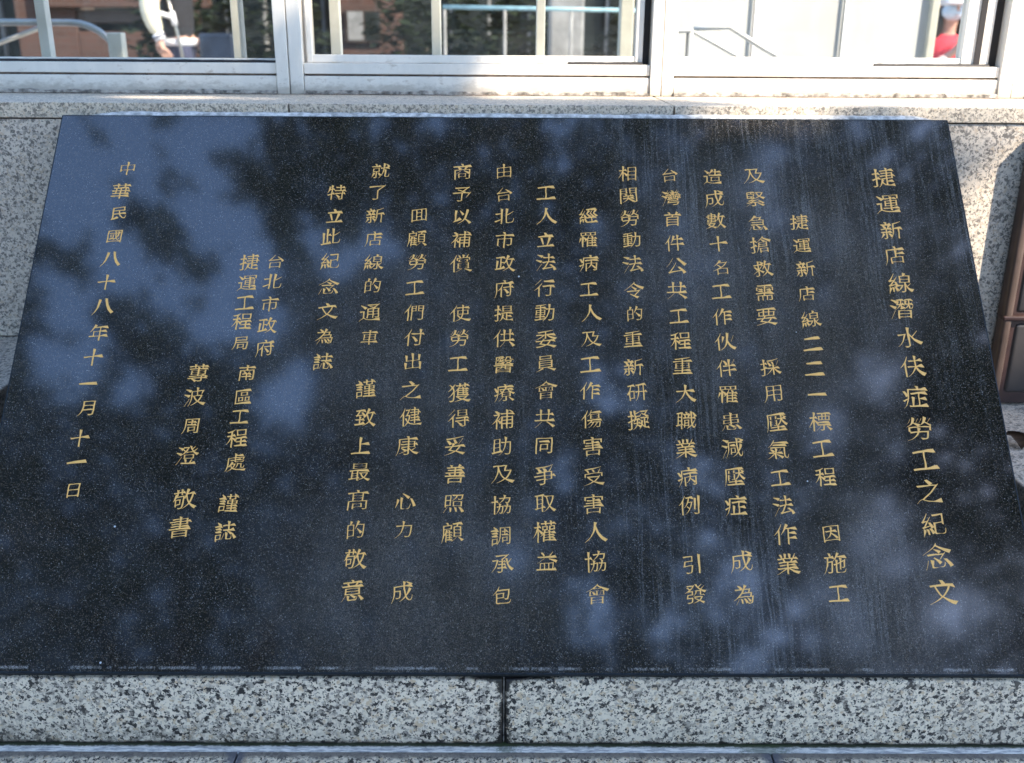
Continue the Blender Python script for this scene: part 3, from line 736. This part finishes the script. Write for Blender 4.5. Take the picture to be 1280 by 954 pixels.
# white stair rails and screen, right
sr = thing("stair_railing", (0.6, 1.2, -0.85), "white sloping stair railing seen through the right window", "handrail")
link("rail", tube([(0.519, 1.2, 0.148), (0.619, 1.2, 0.153), (0.703, 1.2, 0.105), (0.84, 1.2, 0.035), (1.3, 1.2, -0.22)], 0.007), M['white_rail'], sr, True)
link("rail", tube([(0.40, 1.2, 0.138), (0.514, 1.2, 0.143), (0.678, 1.2, 0.060), (1.2, 1.2, -0.22)], 0.006), M['white_rail'], sr, True)
link("baluster", tube([(0.514, 1.2, 0.148), (0.514, 1.2, -0.85)], 0.006), M['white_rail'], sr, True)
link("shadow_side_bar", tube([(0.5035, 1.205, 0.140), (0.5035, 1.205, -0.85)], 0.0035), M['grey_pillar'], sr, True)
sc_ = thing("white_screen", (0.95, 1.62, -0.85), "white frosted glass screen filling the right window view", "screen")
XP = [0.50, 0.782, 1.066, 1.343]
for a, b in zip(XP, XP[1:]):
    box("screen_panel", (a + 0.004, b - 0.004, 1.62, 1.632, -0.84, 0.62), M['frosted'], sc_)
for a in XP[1:-1]:
    link("slim_post", tube([(a, 1.61, -0.85), (a, 1.61, 0.66)], 0.004), M['white_rail'], sc_, True)
link("end_post", boxes([(1.334, 1.360, 1.60, 1.65, -0.85, 0.68)], 0.004), M['cream'], sc_)
link("base_rail", boxes([(0.50, 1.37, 1.605, 1.645, -0.85, -0.842)]), M['cream'], sc_)

tag(box("white_post", (-1.23, -1.185, 1.5, 1.54, -0.85, 0.128), M['cream'], None, 0.004), "short white post behind the left window", "post")
tag(box("cream_pillar", (0.335, 0.375, 1.4, 1.46, -0.85, 2.4), M['cream'], None, 0.004), "slim cream pillar behind the right side of the middle window", "pillar")
tag(box("concrete_pillar", (0.27, 0.50, 5.2, 5.4, -0.85, 3.2), M['grey_pillar'], None, 0.02), "grey concrete pillar behind the middle window", "pillar")
gr = thing("guard_rail", (0.4, 5.0, -0.85), "pale blue metal guard rail crossing the middle window view", "railing")
link("top_bar", tube([(-0.41, 4.95, 0.284), (0.82, 4.95, 0.270)], 0.013), M['cyan'], gr, True)
for x in (-0.40, -0.02, 0.40, 0.81):
    link("upright", tube([(x, 4.95, -0.85), (x, 4.95, 0.268)], 0.010), M['grey_pillar'], gr, True)
tag(box("utility_box", (-2.19, -1.94, 5.7, 6.0, -0.85, 0.118), M['blue'], None, 0.02), "blue grey utility box behind the left window", "box")

bld = thing("brick_building", (-1, 8.8, GZ), "brown brick building with dark windows behind the glass", "building")
box("wall", (-9, 6, 9.2, 12, GZ, 4.5), M['darkglass'], bld)
for a, b in [(-9.0, -6.6), (-4.85, -4.25), (-4.25, -3.15), (-1.75, -1.08), (1.9, 2.6), (4.6, 6)]:
    z1 = 4.4 if not (a == -4.25) else 0.12
    box("pier", (a + 0.002, b - 0.002, 8.7, 9.198, GZ, z1), M['brickwall'], bld, 0.01)
box("beam", (-4.248, -3.152, 8.72, 9.15, 0.20, 0.32), M['brown'], bld, 0.01)
box("beam", (-4.6, -2.9, 8.6, 8.69, 0.34, 0.62), M['brickwall'], bld, 0.01)
w_ = box("window", (-1.60, -1.24, 8.66, 8.695, 0.03, 0.345), M['brown'], bld, 0.004)
box("pane", (-1.575, -1.425, 8.652, 8.658, 0.055, 0.32), M['grey_pillar'], w_)
box("pane", (-1.405, -1.265, 8.652, 8.658, 0.055, 0.32), M['darkglass'], w_)
for x in (-6.1, -5.6, -2.9, -2.3, -0.6, 0.2, 1.0, 1.5):
    w2 = box("window", (x, x + 0.42, 9.12, 9.195, -0.5, 1.6), M['grey_pillar'], bld, 0.01)
    box("pane", (x + 0.03, x + 0.39, 9.108, 9.118, -0.46, 1.56), M['darkglass'], w2)

def leaf_mass(pts, size, rnd, flat=0.5):
    """folded leaf blades at the given points, one mesh"""
    vs, fs = [], []
    for p in pts:
        a = rnd.uniform(0, 2 * math.pi); tz = rnd.uniform(-flat, flat)
        d = Vector((math.cos(a), math.sin(a), tz)).normalized()
        s = d.cross(Vector((rnd.uniform(-.4, .4), rnd.uniform(-.4, .4), 1))).normalized()
        L = size * rnd.uniform(0.6, 1.3); w = L * 0.32; up = s.cross(d) * w * 0.25
        i = len(vs)
        vs += [p, p + d * L * 0.5 + s * w + up, p + d * L, p + d * L * 0.5 - s * w + up]
        fs += [(i, i + 1, i + 2), (i, i + 2, i + 3)]
    me = bpy.data.meshes.new("leaves"); me.from_pydata([tuple(v) for v in vs], [], fs); return me
rnd = random.Random(11)
shr = [(-3.0, 7.9, 0.5, 1.5, "broad dark shrub behind the utility box"), (-2.1, 7.6, 0.5, 1.7, "dark leafy shrub left of the narrow brick pier"),
       (-0.75, 7.8, 0.55, 1.6, "dark leafy shrub just right of the narrow brick pier"), (0.15, 7.5, 0.5, 1.5, "dark shrub behind the middle of the guard rail"),
       (1.25, 7.8, 0.5, 1.4, "dark shrub behind the right end of the guard rail"), (-5.6, 7.9, 0.7, 1.6, "dark shrub at the far left behind the steel handrail")]
for x, y, rr, hh, lab in shr:
    t = thing("shrub", (x, y, GZ), lab, "shrub", "shrubs in front of the brick building")
    pts = []
    while len(pts) < 1500:
        q = Vector((rnd.uniform(-1, 1), rnd.uniform(-1, 1), rnd.uniform(-1, 1)))
        if q.length > 1 or q.length < 0.5: continue
        k = 1 + 0.35 * noise.noise(q * 2 + Vector((x, 0, 0)))
        pts.append(Vector((x + q.x * rr * k, y + q.y * rr * 0.8 * k, GZ + hh * 0.6 + q.z * hh * 0.62 * k)))
    tag(link("foliage", leaf_mass(pts, 0.13, rnd), M['shrub'], t), kind='stuff')
    link("stem", tube([(x, y, GZ), (x + 0.05, y, GZ + 0.5), (x, y, GZ + hh * 0.8)], [0.05, 0.04, 0.02], 6), M['bark'], t)

# ------------------------------------------------------------------ people behind the glass
def merge(meshes):
    bm = bmesh.new()
    for m_ in meshes: bm.from_mesh(m_)
    me = bpy.data.meshes.new("m"); bm.to_mesh(me); bm.free()
    for f in me.polygons: f.use_smooth = True
    return me
def hand_skel(wrist, d, side, palm_n, curl):
    """wrist, palm and five fingers as one skeleton: returns verts, edges, radii"""
    d = d.normalized(); side = side.normalized()
    V, E, Rd = [wrist], [], [0.026]
    V.append(wrist + d * 0.045); E.append((0, 1)); Rd.append((0.036, 0.018))
    V.append(wrist + d * 0.075); E.append((1, 2)); Rd.append((0.036, 0.016))
    for k, L in zip((-1.5, -0.5, 0.5, 1.5), (0.062, 0.074, 0.070, 0.054)):
        b = wrist + d * 0.092 + side * k * 0.019
        i = len(V); V += [b, b + d * L * 0.5 + palm_n * curl * L * 0.25, b + d * L * 0.8 + palm_n * curl * L * 0.8]
        E += [(2, i), (i, i + 1), (i + 1, i + 2)]; Rd += [0.010, 0.009, 0.0075]
    b = wrist + d * 0.04 - side * 0.036; i = len(V)
    V += [b, b + d * 0.035 - side * 0.014 + palm_n * 0.012, b + d * 0.058 - side * 0.010 + palm_n * 0.022]
    E += [(1, i), (i, i + 1), (i + 1, i + 2)]; Rd += [0.013, 0.011, 0.009]
    return V, E, Rd
def body_mesh(J, hands):
    """J: joints; continuous body with head, neck, limbs and both hands"""
    V, E, Rd = [], [], []
    def add(p, r, prev=None):
        V.append(Vector(p)); Rd.append(r)
        if prev is not None: E.append((prev, len(V) - 1))
        return len(V) - 1
    pel = add(J['pelvis'], 0.08); wa = add(J['waist'], 0.075, pel); chh = add(J['chest'], 0.075, wa)
    nk = add(J['neck'], 0.052, chh); n2 = add(J['jaw'], 0.056, nk)
    h1 = add(J['head'], (0.078, 0.092), n2); add(J['crown'], (0.066, 0.078), h1)
    for s in ('l', 'r'):
        a = add(J['sh_' + s], 0.045, chh); b = add(J['el_' + s], 0.040, a)
        w, d, side, pn, curl = hands[s]
        off = add(w, 0.026, b)
        hv, he, hr_ = hand_skel(Vector(w), Vector(d), Vector(side), Vector(pn), curl)
        base = len(V) - 1
        for i in range(1, len(hv)): V.append(hv[i]); Rd.append(hr_[i])
        for (p, q) in he: E.append((base + p, base + q))
    for s in ('l', 'r'):
        a = add(J['hip_' + s], 0.085, pel); b = add(J['knee_' + s], 0.056, a); c = add(J['ank_' + s], 0.038, b)
        add(J['toe_' + s], 0.032, c)
    return skin(V, E, Rd, 1)
def face_parts(c, fwd, t, mask=True):
    fwd = Vector(fwd).normalized(); sd = Vector((fwd.y, -fwd.x, 0)); c = Vector(c)
    ms = []
    ms.append(ellipsoid(c + fwd * 0.098 + Vector((0, 0, -0.028)), (0.013, 0.013, 0.022), 2))
    for s in (-1, 1): ms.append(ellipsoid(c + sd * s * 0.083 + Vector((0, 0, -0.015)), (0.014, 0.014, 0.03), 2))
    link("ears_and_nose", merge(ms), M['skin'], t)
    link("eyes", merge([ellipsoid(c + fwd * 0.083 + sd * s * 0.031, (0.012, 0.012, 0.007), 2) for s in (-1, 1)]), M['hair'], t)
    link("mouth", ellipsoid(c + fwd * 0.09 + Vector((0, 0, -0.068)), (0.018, 0.018, 0.006), 2), M['cloth_pink'], t, True)

# person in cream-sleeved jacket, walking to the right, seen from the side
fx, fy, fz = -2.50, 6.3, -0.85
pA = thing("person", (fx, fy, fz), "person in dark jacket with cream sleeves and navy trousers holding a crutch", "person")
P = lambda x, y, z: Vector((fx + x, fy + y, fz + z))
J = dict(pelvis=P(0, 0, 0.92), waist=P(0.0, 0, 1.06), chest=P(0.0, 0, 1.30), neck=P(0.02, 0, 1.46), jaw=P(0.04, 0, 1.54), head=P(0.05, 0, 1.61), crown=P(0.04, 0, 1.68),
         sh_r=P(-0.03, -0.19, 1.40), el_r=P(-0.125, -0.23, 1.10), sh_l=P(0.0, 0.19, 1.40), el_l=P(-0.03, 0.22, 1.10),
         hip_r=P(0, -0.09, 0.88), knee_r=P(0.08, -0.09, 0.48), ank_r=P(0.02, -0.09, 0.09), toe_r=P(0.16, -0.09, 0.035),
         hip_l=P(0, 0.09, 0.88), knee_l=P(-0.04, 0.09, 0.48), ank_l=P(-0.16, 0.09, 0.10), toe_l=P(-0.03, 0.09, 0.035))
hands = dict(r=(P(-0.075, -0.24, 0.925), (0.25, 0, -1), (1, 0, 0.2), (0.6, 0.5, 0), 0.7), l=(P(0.055, 0.08, 0.935), (0.7, -0.5, -0.35), (0, -0.4, 1), (0, -0.7, -0.3), 1.0))
link("body", body_mesh(J, hands), M['skin'], pA, True)
def garment(chain, rad, nm, mat, t, sub=1, wide=(1, 1)):
    """cloth grown round a line of points; wide stretches it across its own middle"""
    V = [Vector(p) for p in chain]; E = [(i, i + 1) for i in range(len(V) - 1)]
    me = skin(V, E, rad, sub); c = V[0]
    for v in me.vertices: v.co.x = c.x + (v.co.x - c.x) * wide[0]; v.co.y = c.y + (v.co.y - c.y) * wide[1]
    return link(nm, me, mat, t, True)
garment([P(0, 0, 0.90), P(0, 0, 1.02), P(0.0, 0, 1.20), P(0.0, 0, 1.36), P(0.01, 0, 1.45)], [0.112, 0.118, 0.125, 0.130, 0.07], "jacket", M['cloth_black'], pA, 1, (1.0, 1.62))
garment([P(-0.07, -0.17, 1.42), P(-0.12, -0.23, 1.27), P(-0.13, -0.245, 1.12), P(-0.11, -0.245, 1.03), P(-0.075, -0.24, 0.945)], [0.072, 0.077, 0.074, 0.064, 0.044], "sleeve", M['cloth_cream'], pA)
garment([P(-0.02, 0.17, 1.42), P(-0.03, 0.23, 1.27), P(-0.03, 0.235, 1.12), P(0.0, 0.16, 1.02), P(0.04, 0.10, 0.95)], [0.075, 0.080, 0.074, 0.062, 0.045], "sleeve", M['cloth_cream'], pA)
link("cuff", tube([P(-0.088, -0.242, 0.962), P(-0.068, -0.24, 0.918)], [0.044, 0.040], 16), M['cloth_white'], pA, True)
link("stripe", tube([P(-0.081, -0.241, 0.946), P(-0.076, -0.241, 0.935)], 0.0455, 16), M['cloth_navy'], pA, True)
hb = tube([P(0, 0, 0.925), P(0, 0, 0.875)], [0.128, 0.122], 20)
for v in hb.vertices: v.co.y = fy + (v.co.y - fy) * 1.55
link("hem_band", hb, M['cloth_white'], pA, True)
garment([P(0, 0, 0.93), P(0, 0, 0.86), P(0, 0, 0.80)], [0.10, 0.112, 0.09], "trouser_seat", M['cloth_navy'], pA, 1, (1.05, 1.6))
garment([P(0, -0.08, 0.95), P(0.03, -0.085, 0.72), P(0.08, -0.09, 0.48), P(0.03, -0.09, 0.12)], [0.105, 0.10, 0.078, 0.07], "trouser_leg", M['cloth_navy'], pA)
garment([P(0, 0.08, 0.95), P(-0.02, 0.085, 0.72), P(-0.04, 0.09, 0.48), P(-0.15, 0.09, 0.13)], [0.105, 0.10, 0.078, 0.07], "trouser_leg", M['cloth_navy'], pA)
for s, ax, ay in ((-1, 0.02, -0.09), (1, -0.16, 0.09)):
    garment([P(ax - 0.03, ay, 0.045), P(ax + 0.06, ay, 0.045), P(ax + 0.16, ay, 0.035)], [(0.045, 0.04), (0.045, 0.038), (0.036, 0.03)], "shoe", M['cloth_black'], pA)
link("hair", ellipsoid(P(0.028, 0, 1.645), (0.098, 0.090, 0.10), 3, lambda v: 1 if v.x < 0.55 or v.z > 0.5 else 0.8), M['hair'], pA, True)
face_parts(P(0.05, 0, 1.615), (1, 0, 0), pA)
# crutch in the far hand
cr = thing("walking_crutch", (-2.54, 6.1, -0.85), "silver walking crutch with white grip held by the person in cream sleeves", "crutch")
link("shaft", tube([(-2.385, 6.1, -0.83), (-2.44, 6.1, 0.02), (-2.475, 6.1, 0.23), (-2.51, 6.1, 0.40)], 0.011), M['steel'], cr, True)
link("grip", tube([(-2.475, 6.1, 0.225), (-2.54, 6.1, 0.245), (-2.60, 6.1, 0.262)], [0.017, 0.018, 0.018], 12), M['cloth_white'], cr, True)
link("collar", tube([(-2.466, 6.1, 0.17), (-2.482, 6.1, 0.265)], 0.022, 12), M['cloth_white'], cr, True)
link("arm_cuff", tube([(-2.51, 6.1, 0.39), (-2.52, 6.1, 0.45)], [0.03, 0.045], 12), M['steel'], cr, True)
link("rubber_tip", tube([(-2.385, 6.1, -0.85), (-2.387, 6.1, -0.81)], 0.017, 10), M['rubber_and_shade'], cr, True)

# person in red with white cap and face mask, facing the glass
fx, fy, fz = 3.02, 5.5, GZ
pB = thing("person", (fx, fy, fz), "person in red top with white cap and pale blue face mask behind the right window", "person")
J = dict(pelvis=P(0, 0, 0.90), waist=P(0, 0, 1.04), chest=P(0, 0, 1.24), neck=P(0, 0, 1.38), jaw=P(0, -0.02, 1.46), head=P(0, -0.025, 1.53), crown=P(0, -0.01, 1.60),
         sh_r=P(-0.17, 0, 1.32), el_r=P(-0.22, -0.08, 1.06), sh_l=P(0.17, 0, 1.32), el_l=P(0.2, -0.02, 1.04),
         hip_r=P(-0.08, 0, 0.86), knee_r=P(-0.08, -0.02, 0.48), ank_r=P(-0.08, 0.02, 0.09), toe_r=P(-0.09, -0.12, 0.035),
         hip_l=P(0.08, 0, 0.86), knee_l=P(0.08, -0.02, 0.48), ank_l=P(0.08, 0.02, 0.09), toe_l=P(0.09, -0.12, 0.035))
hands = dict(r=(P(-0.02, -0.17, 1.24), (0.45, -0.1, 0.8), (-0.8, 0, 0.45), (0.3, 0.6, 0.2), 0.9), l=(P(0.12, -0.16, 1.16), (-0.4, -0.3, 0.8), (0.8, 0, 0.4), (-0.2, 0.5, 0.2), 0.9))
link("body", body_mesh(J, hands), M['skin'], pB, True)
garment([P(0, 0, 0.86), P(0, 0, 1.0), P(0, 0, 1.16), P(0, 0, 1.28), P(0, 0, 1.385)], [0.118, 0.112, 0.118, 0.118, 0.055], "top", M['cloth_red'], pB, 1, (1.55, 1.0))
garment([P(0, 0, 0.93), P(0, 0, 0.85), P(0, 0, 0.79)], [0.105, 0.11, 0.09], "trouser_seat", M['cloth_navy'], pB, 1, (1.5, 1.0))
for s in (-1, 1): garment([P(s * 0.10, 0, 1.335), P(s * 0.165, -0.005, 1.315), P(s * 0.205, -0.02, 1.24)], [0.055, 0.066, 0.066], "shoulder", M['cloth_red'], pB)
garment([P(-0.19, -0.01, 1.24), P(-0.22, -0.03, 1.17), P(-0.225, -0.08, 1.07), P(-0.13, -0.15, 1.13), P(-0.045, -0.175, 1.215)], [0.066, 0.066, 0.064, 0.056, 0.042], "sleeve", M['cloth_pink'], pB)
garment([P(0.16, 0, 1.31), P(0.21, -0.02, 1.20), P(0.205, -0.03, 1.06), P(0.16, -0.1, 1.10), P(0.13, -0.155, 1.145)], [0.066, 0.066, 0.064, 0.056, 0.042], "sleeve", M['cloth_pink'], pB)
garment([P(-0.08, 0, 0.92), P(-0.08, -0.01, 0.7), P(-0.08, -0.02, 0.48), P(-0.08, 0.02, 0.12)], [0.10, 0.09, 0.072, 0.06], "trouser_leg", M['cloth_navy'], pB)
garment([P(0.08, 0, 0.92), P(0.08, -0.01, 0.7), P(0.08, -0.02, 0.48), P(0.08, 0.02, 0.12)], [0.10, 0.09, 0.072, 0.06], "trouser_leg", M['cloth_navy'], pB)
for s in (-1, 1): garment([P(s * 0.08, 0.05, 0.04), P(s * 0.085, -0.03, 0.04), P(s * 0.09, -0.13, 0.034)], [(0.04, 0.036), (0.042, 0.036), (0.034, 0.03)], "shoe", M['cloth_white'], pB)
link("hair", merge([ellipsoid(P(0, 0.015, 1.555), (0.095, 0.095, 0.115), 3), ellipsoid(P(-0.082, -0.01, 1.43), (0.035, 0.05, 0.12), 3), ellipsoid(P(0.082, -0.01, 1.43), (0.035, 0.05, 0.12), 3)]), M['hair'], pB, True)
face_parts(P(0, -0.02, 1.55), (0, -1, 0), pB)
link("face_mask", ellipsoid(P(0, -0.055, 1.505), (0.080, 0.072, 0.056), 3, lambda v: 1.0), M['mask'], pB, True)
link("cap", merge([ellipsoid(P(0, -0.004, 1.592), (0.106, 0.112, 0.080), 3), ellipsoid(P(0, -0.115, 1.558), (0.092, 0.085, 0.014), 3)]), M['cloth_white'], pB, True)
tag(link("folded_tissue", ellipsoid(P(0.045, -0.235, 1.315), (0.045, 0.018, 0.032), 2, lambda v: 1 + 0.2 * noise.noise(v * 3)), M['cloth_white'], None, True),
    "crumpled white tissue in the hand of the person in red", "tissue")

# ------------------------------------------------------------------ unseen street blocks, added to cut horizon glare mirrored in the window glass
wmesh = boxes([(-0.9, 0.9, -0.06, 0.06, -0.8, 0.8)], 0.02)
pmesh = boxes([(-0.8, 0.8, 0.062, 0.08, -0.7, 0.7)])
for x0, x1, hh, mt, lab in [(-40, -14, 7.5, 'added_block_render', "unseen cream block added across the street to the left"), (-13.5, 9, 6.2, 'added_block_render', "unseen low cream block added across the street, opposite the plaque"),
                            (9.5, 42, 7.0, 'added_block_render', "unseen long cream block added across the street to the right")]:
    t = thing("added_street_block", ((x0 + x1) / 2, -24, GZ), lab, "building", "unseen buildings added across the street")
    box("wall", (x0, x1, -32, -24, GZ - 0.01, hh), M[mt], t)
    for fl in range(2):
        for k in range(int((x1 - x0) / 3.6)):
            w_ = link("window", wmesh, M['cream'], t); w_.location = (x0 + 2.2 + 3.6 * k, -23.96, 0.9 + 2.9 * fl)
            w_.matrix_parent_inverse = pinv(t)
            p_ = bpy.data.objects.new("pane", pmesh); COL.objects.link(p_); p_.parent = w_
            if not pmesh.materials: pmesh.materials.append(M['darkglass'])

# ------------------------------------------------------------------ street trees over and behind the viewpoint (seen mirrored in the plaque; they shade it)
# openings in the canopy, in metres on a level 5 m above the plaque: x, y, half width, half depth
GAPS = [(-2.73, -1.37, 0.33, 0.33), (-3.0, -1.65, 0.28, 0.29), (-2.53, -1.48, 0.27, 0.28), (-2.23, -1.67, 0.22, 0.23), (-1.99, -1.93, 0.22, 0.24), (-1.86, -2.23, 0.2, 0.22), (-2.77, -2.23, 0.17, 0.19), (-2.2, -2.67, 0.2, 0.23), (-1.85, -2.67, 0.18, 0.2), (-3.2, -1.82, 0.22, 0.24), (-3.24, -2.55, 0.18, 0.19), (-3.45, -3.01, 0.13, 0.15), (-3.08, -2.94, 0.11, 0.12), (-3.18, -3.14, 0.09, 0.1), (-2.83, -3.21, 0.08, 0.08), (-2.46, -2.42, 0.13, 0.14), (-1.71, -3.35, 0.17, 0.2), (-1.6, -3.14, 0.09, 0.1), (-2.07, -1.31, 0.13, 0.14), (-1.8, -1.26, 0.11, 0.1), (-1.33, -2.05, 0.11, 0.1), (-1.17, -2.23, 0.08, 0.08), (-0.93, -2.1, 0.09, 0.1), (-0.83, -1.25, 0.06, 0.07), (-0.48, -1.2, 0.05, 0.05), (0.35, -1.24, 0.07, 0.07), (0.36, -1.46, 0.05, 0.06), (0.51, -1.08, 0.06, 0.07), (2.8, -1.22, 0.07, 0.07), (2.37, -1.22, 0.05, 0.06), (2.54, -1.45, 0.05, 0.04), (1.75, -1.45, 0.08, 0.08), (1.69, -1.68, 0.07, 0.07), (1.82, -1.79, 0.08, 0.08), (1.41, -2.21, 0.08, 0.09), (1.22, -1.97, 0.06, 0.06), (0.84, -3.26, 0.14, 0.16), (0.74, -3.12, 0.07, 0.09), (2.78, -3.11, 0.12, 0.14), (2.7, -3.18, 0.08, 0.09), (2.53, -3.47, 0.1, 0.11), (2.56, -3.65, 0.08, 0.09), (1.68, -3.99, 0.09, 0.11), (1.25, -3.77, 0.06, 0.07), (0.75, -5.49, 0.19, 0.24), (0.67, -5.22, 0.09, 0.11), (0.73, -5.77, 0.09, 0.11), (1.97, -5.13, 0.17, 0.21), (2.13, -5.0, 0.09, 0.12), (1.86, -5.4, 0.1, 0.12), (1.52, -5.49, 0.1, 0.13), (2.56, -5.39, 0.1, 0.13), (2.68, -5.76, 0.07, 0.09), (2.4, -5.76, 0.1, 0.13), (2.22, -6.04, 0.13, 0.18), (2.67, -5.22, 0.06, 0.07), (3.9, -5.48, 0.18, 0.24), (3.95, -5.39, 0.1, 0.12), (3.08, -4.45, 0.11, 0.13), (3.25, -3.79, 0.13, 0.15), (3.35, -3.64, 0.09, 0.11), (3.79, -3.94, 0.27, 0.33), (3.61, -3.83, 0.15, 0.18), (3.56, -4.21, 0.11, 0.13), (3.99, -4.37, 0.11, 0.13), (3.66, -4.37, 0.07, 0.08), (3.4, -4.37, 0.06, 0.08), (3.03, -4.7, 0.11, 0.13), (3.11, -5.76, 0.08, 0.11), (1.66, -4.71, 0.06, 0.08), (0.05, -4.88, 0.06, 0.07), (3.63, -4.87, 0.07, 0.08), (3.31, -4.95, 0.1, 0.12), (2.98, -5.39, 0.08, 0.11), (-3.37, -3.33, 0.06, 0.07), (-2.96, -3.33, 0.06, 0.07)]
# openings towards the sun
SUN_GAPS = [(5.45, -3.18, 0.3, 0.10), (3.6, -2.79, 0.28, 0.09), (5.5, -3.10, 0.25, 0.2)]
rnd = random.Random(23)
def open_here(X, Y):
    w = 0.10 * noise.noise(Vector((X * 2.3, Y * 2.3, 1))) + 0.06 * noise.noise(Vector((X * 7, Y * 7, 5)))
    for gx, gy, a, b in GAPS:
        if X > 0.2: a, b = a * 1.15, b * 1.15
        dx, dy = (X - gx), (Y - gy)
        if abs(dx) > a + 0.3 or abs(dy) > b + 0.3: continue
        if (dx / (a * 1.05 + 0.045)) ** 2 + (dy / (b * 1.05 + 0.045)) ** 2 < 1 + w * 5: return noise.noise(Vector((X * 4.5, Y * 4.5, 6))) < 0.42 if X < 0.2 else noise.noise(Vector((X * 11, Y * 11, 8))) + 0.5 * noise.noise(Vector((X * 23, Y * 23, 2))) > -0.14
    return False
def sun_open(X, Y):
    w = 0.5 * noise.noise(Vector((X * 3, Y * 3, 2)))
    if ((X - 4.38) / 0.17) ** 2 + ((Y + 2.885) / 0.11) ** 2 < 1 + w: return False
    if X > 5.12 and Y > -3.27 + 0.06 * noise.noise(Vector((X * 6, Y * 6, 3))): return True
    if X > 3.5 + 0.08 * noise.noise(Vector((Y * 3, 0, 0))) and Y > -2.61: return True
    # the crown ends here: beyond this edge the sun reaches sill, frames and the right-hand wall
    if X > 4.12 + 0.10 * noise.noise(Vector((Y * 3, 0, 0))) and Y > -3.02 + 0.10 * noise.noise(Vector((X * 2.5, 3, 0))) : return True
    for gx, gy, a, b in SUN_GAPS:
        if ((X - gx) / a) ** 2 + ((Y - gy) / b) ** 2 < 1 + w: return True
    return False
leafs = [[], []]
NX = 28000  # extra leaves added to keep stray sun off the plaque
NL = 150000
cnt = 0
while cnt < NL + NX:
    X, Y = (rnd.uniform(-7.5, 8.0), rnd.uniform(-9.0, -0.4)) if cnt < NL else (rnd.uniform(3.2, 6.0), rnd.uniform(-4.4, -2.6))
    h = 5 + rnd.gauss(0, 0.17) + 0.12 * noise.noise(Vector((X * .7, Y * .7, 0)))
    cnt += 1
    if X < 0.2 and open_here(X, Y) and rnd.random() < 0.97: continue
    if X < -3.0 and Y > -1.9 - 0.3 * (X + 3.0): continue
    # seen from the plaque these leaves stand in line with this spot of the 5 m level
    k = 6.7 / (h + 1.7); X5 = X * k; Y5 = 0.4 + (Y - 0.4) * k
    if open_here(X5, Y5): continue
    # and towards the sun with this one
    t = (h - 5) / SUN.z; Xs, Ys = X - SUN.x * t, Y - SUN.y * t
    if sun_open(Xs, Ys): continue
    nz = noise.noise(Vector((X5 * 1.9, Y5 * 1.9, 2.2))) + 0.7 * noise.noise(Vector((X5 * 5.5, Y5 * 5.5, 4.1)))
    shade_zone = 3.3 < Xs < 5.9 and -4.25 < Ys < -2.6
    thr = 0.62 if (X5 > 0.2 and not shade_zone) else (0.95 if not shade_zone else 2.0)
    if nz > thr: continue
    leafs[0 if X < 0.4 + 0.8 * noise.noise(Vector((Y, 0, 0))) else 1].append(Vector((X, Y, h)))
for li, (bx, by, lab) in enumerate([(-2.9, -8.2, "broad-leaved street tree, its dark crown mirrored in the plaque's left half"),
                                    (3.4, -8.6, "broad-leaved street tree, its gappy crown mirrored in the plaque's right half")]):
    t = thing("street_tree", (bx, by, GZ), lab, "tree", "street trees in front of the plaque")
    link("trunk", tube([(bx, by, GZ), (bx + .05, by, 0.5), (bx - .05, by + .1, 2.4), (bx, by + .3, 4.0), (bx, by + .5, 5.0)], [0.24, 0.2, 0.17, 0.14, 0.07], 12), M['bark'], t, True)
    for k in range(9):
        a = R(-15 + 26 * k); ex, ey = bx + 3.6 * math.cos(a), by + 5.2 * math.sin(a) * (1 if math.sin(a) > 0 else 0.25)
        pts = [(bx, by + .2, 3.2 + 0.1 * k)]
        for q in range(1, 7):
            s = q / 6; pts.append((bx + (ex - bx) * s + 0.15 * math.sin(s * 7 + k), by + .2 + (ey - by) * s + 0.15 * math.cos(s * 6 + k), 3.2 + 0.1 * k + 1.9 * s ** 0.6))
        link("limb", tube(pts, [0.07, 0.06, 0.05, 0.04, 0.03, 0.02, 0.01], 6), M['bark'], t, True)
    tag(link("crown", leaf_mass(leafs[li], 0.088, rnd, 0.35), M['leaf'], t), kind='stuff')
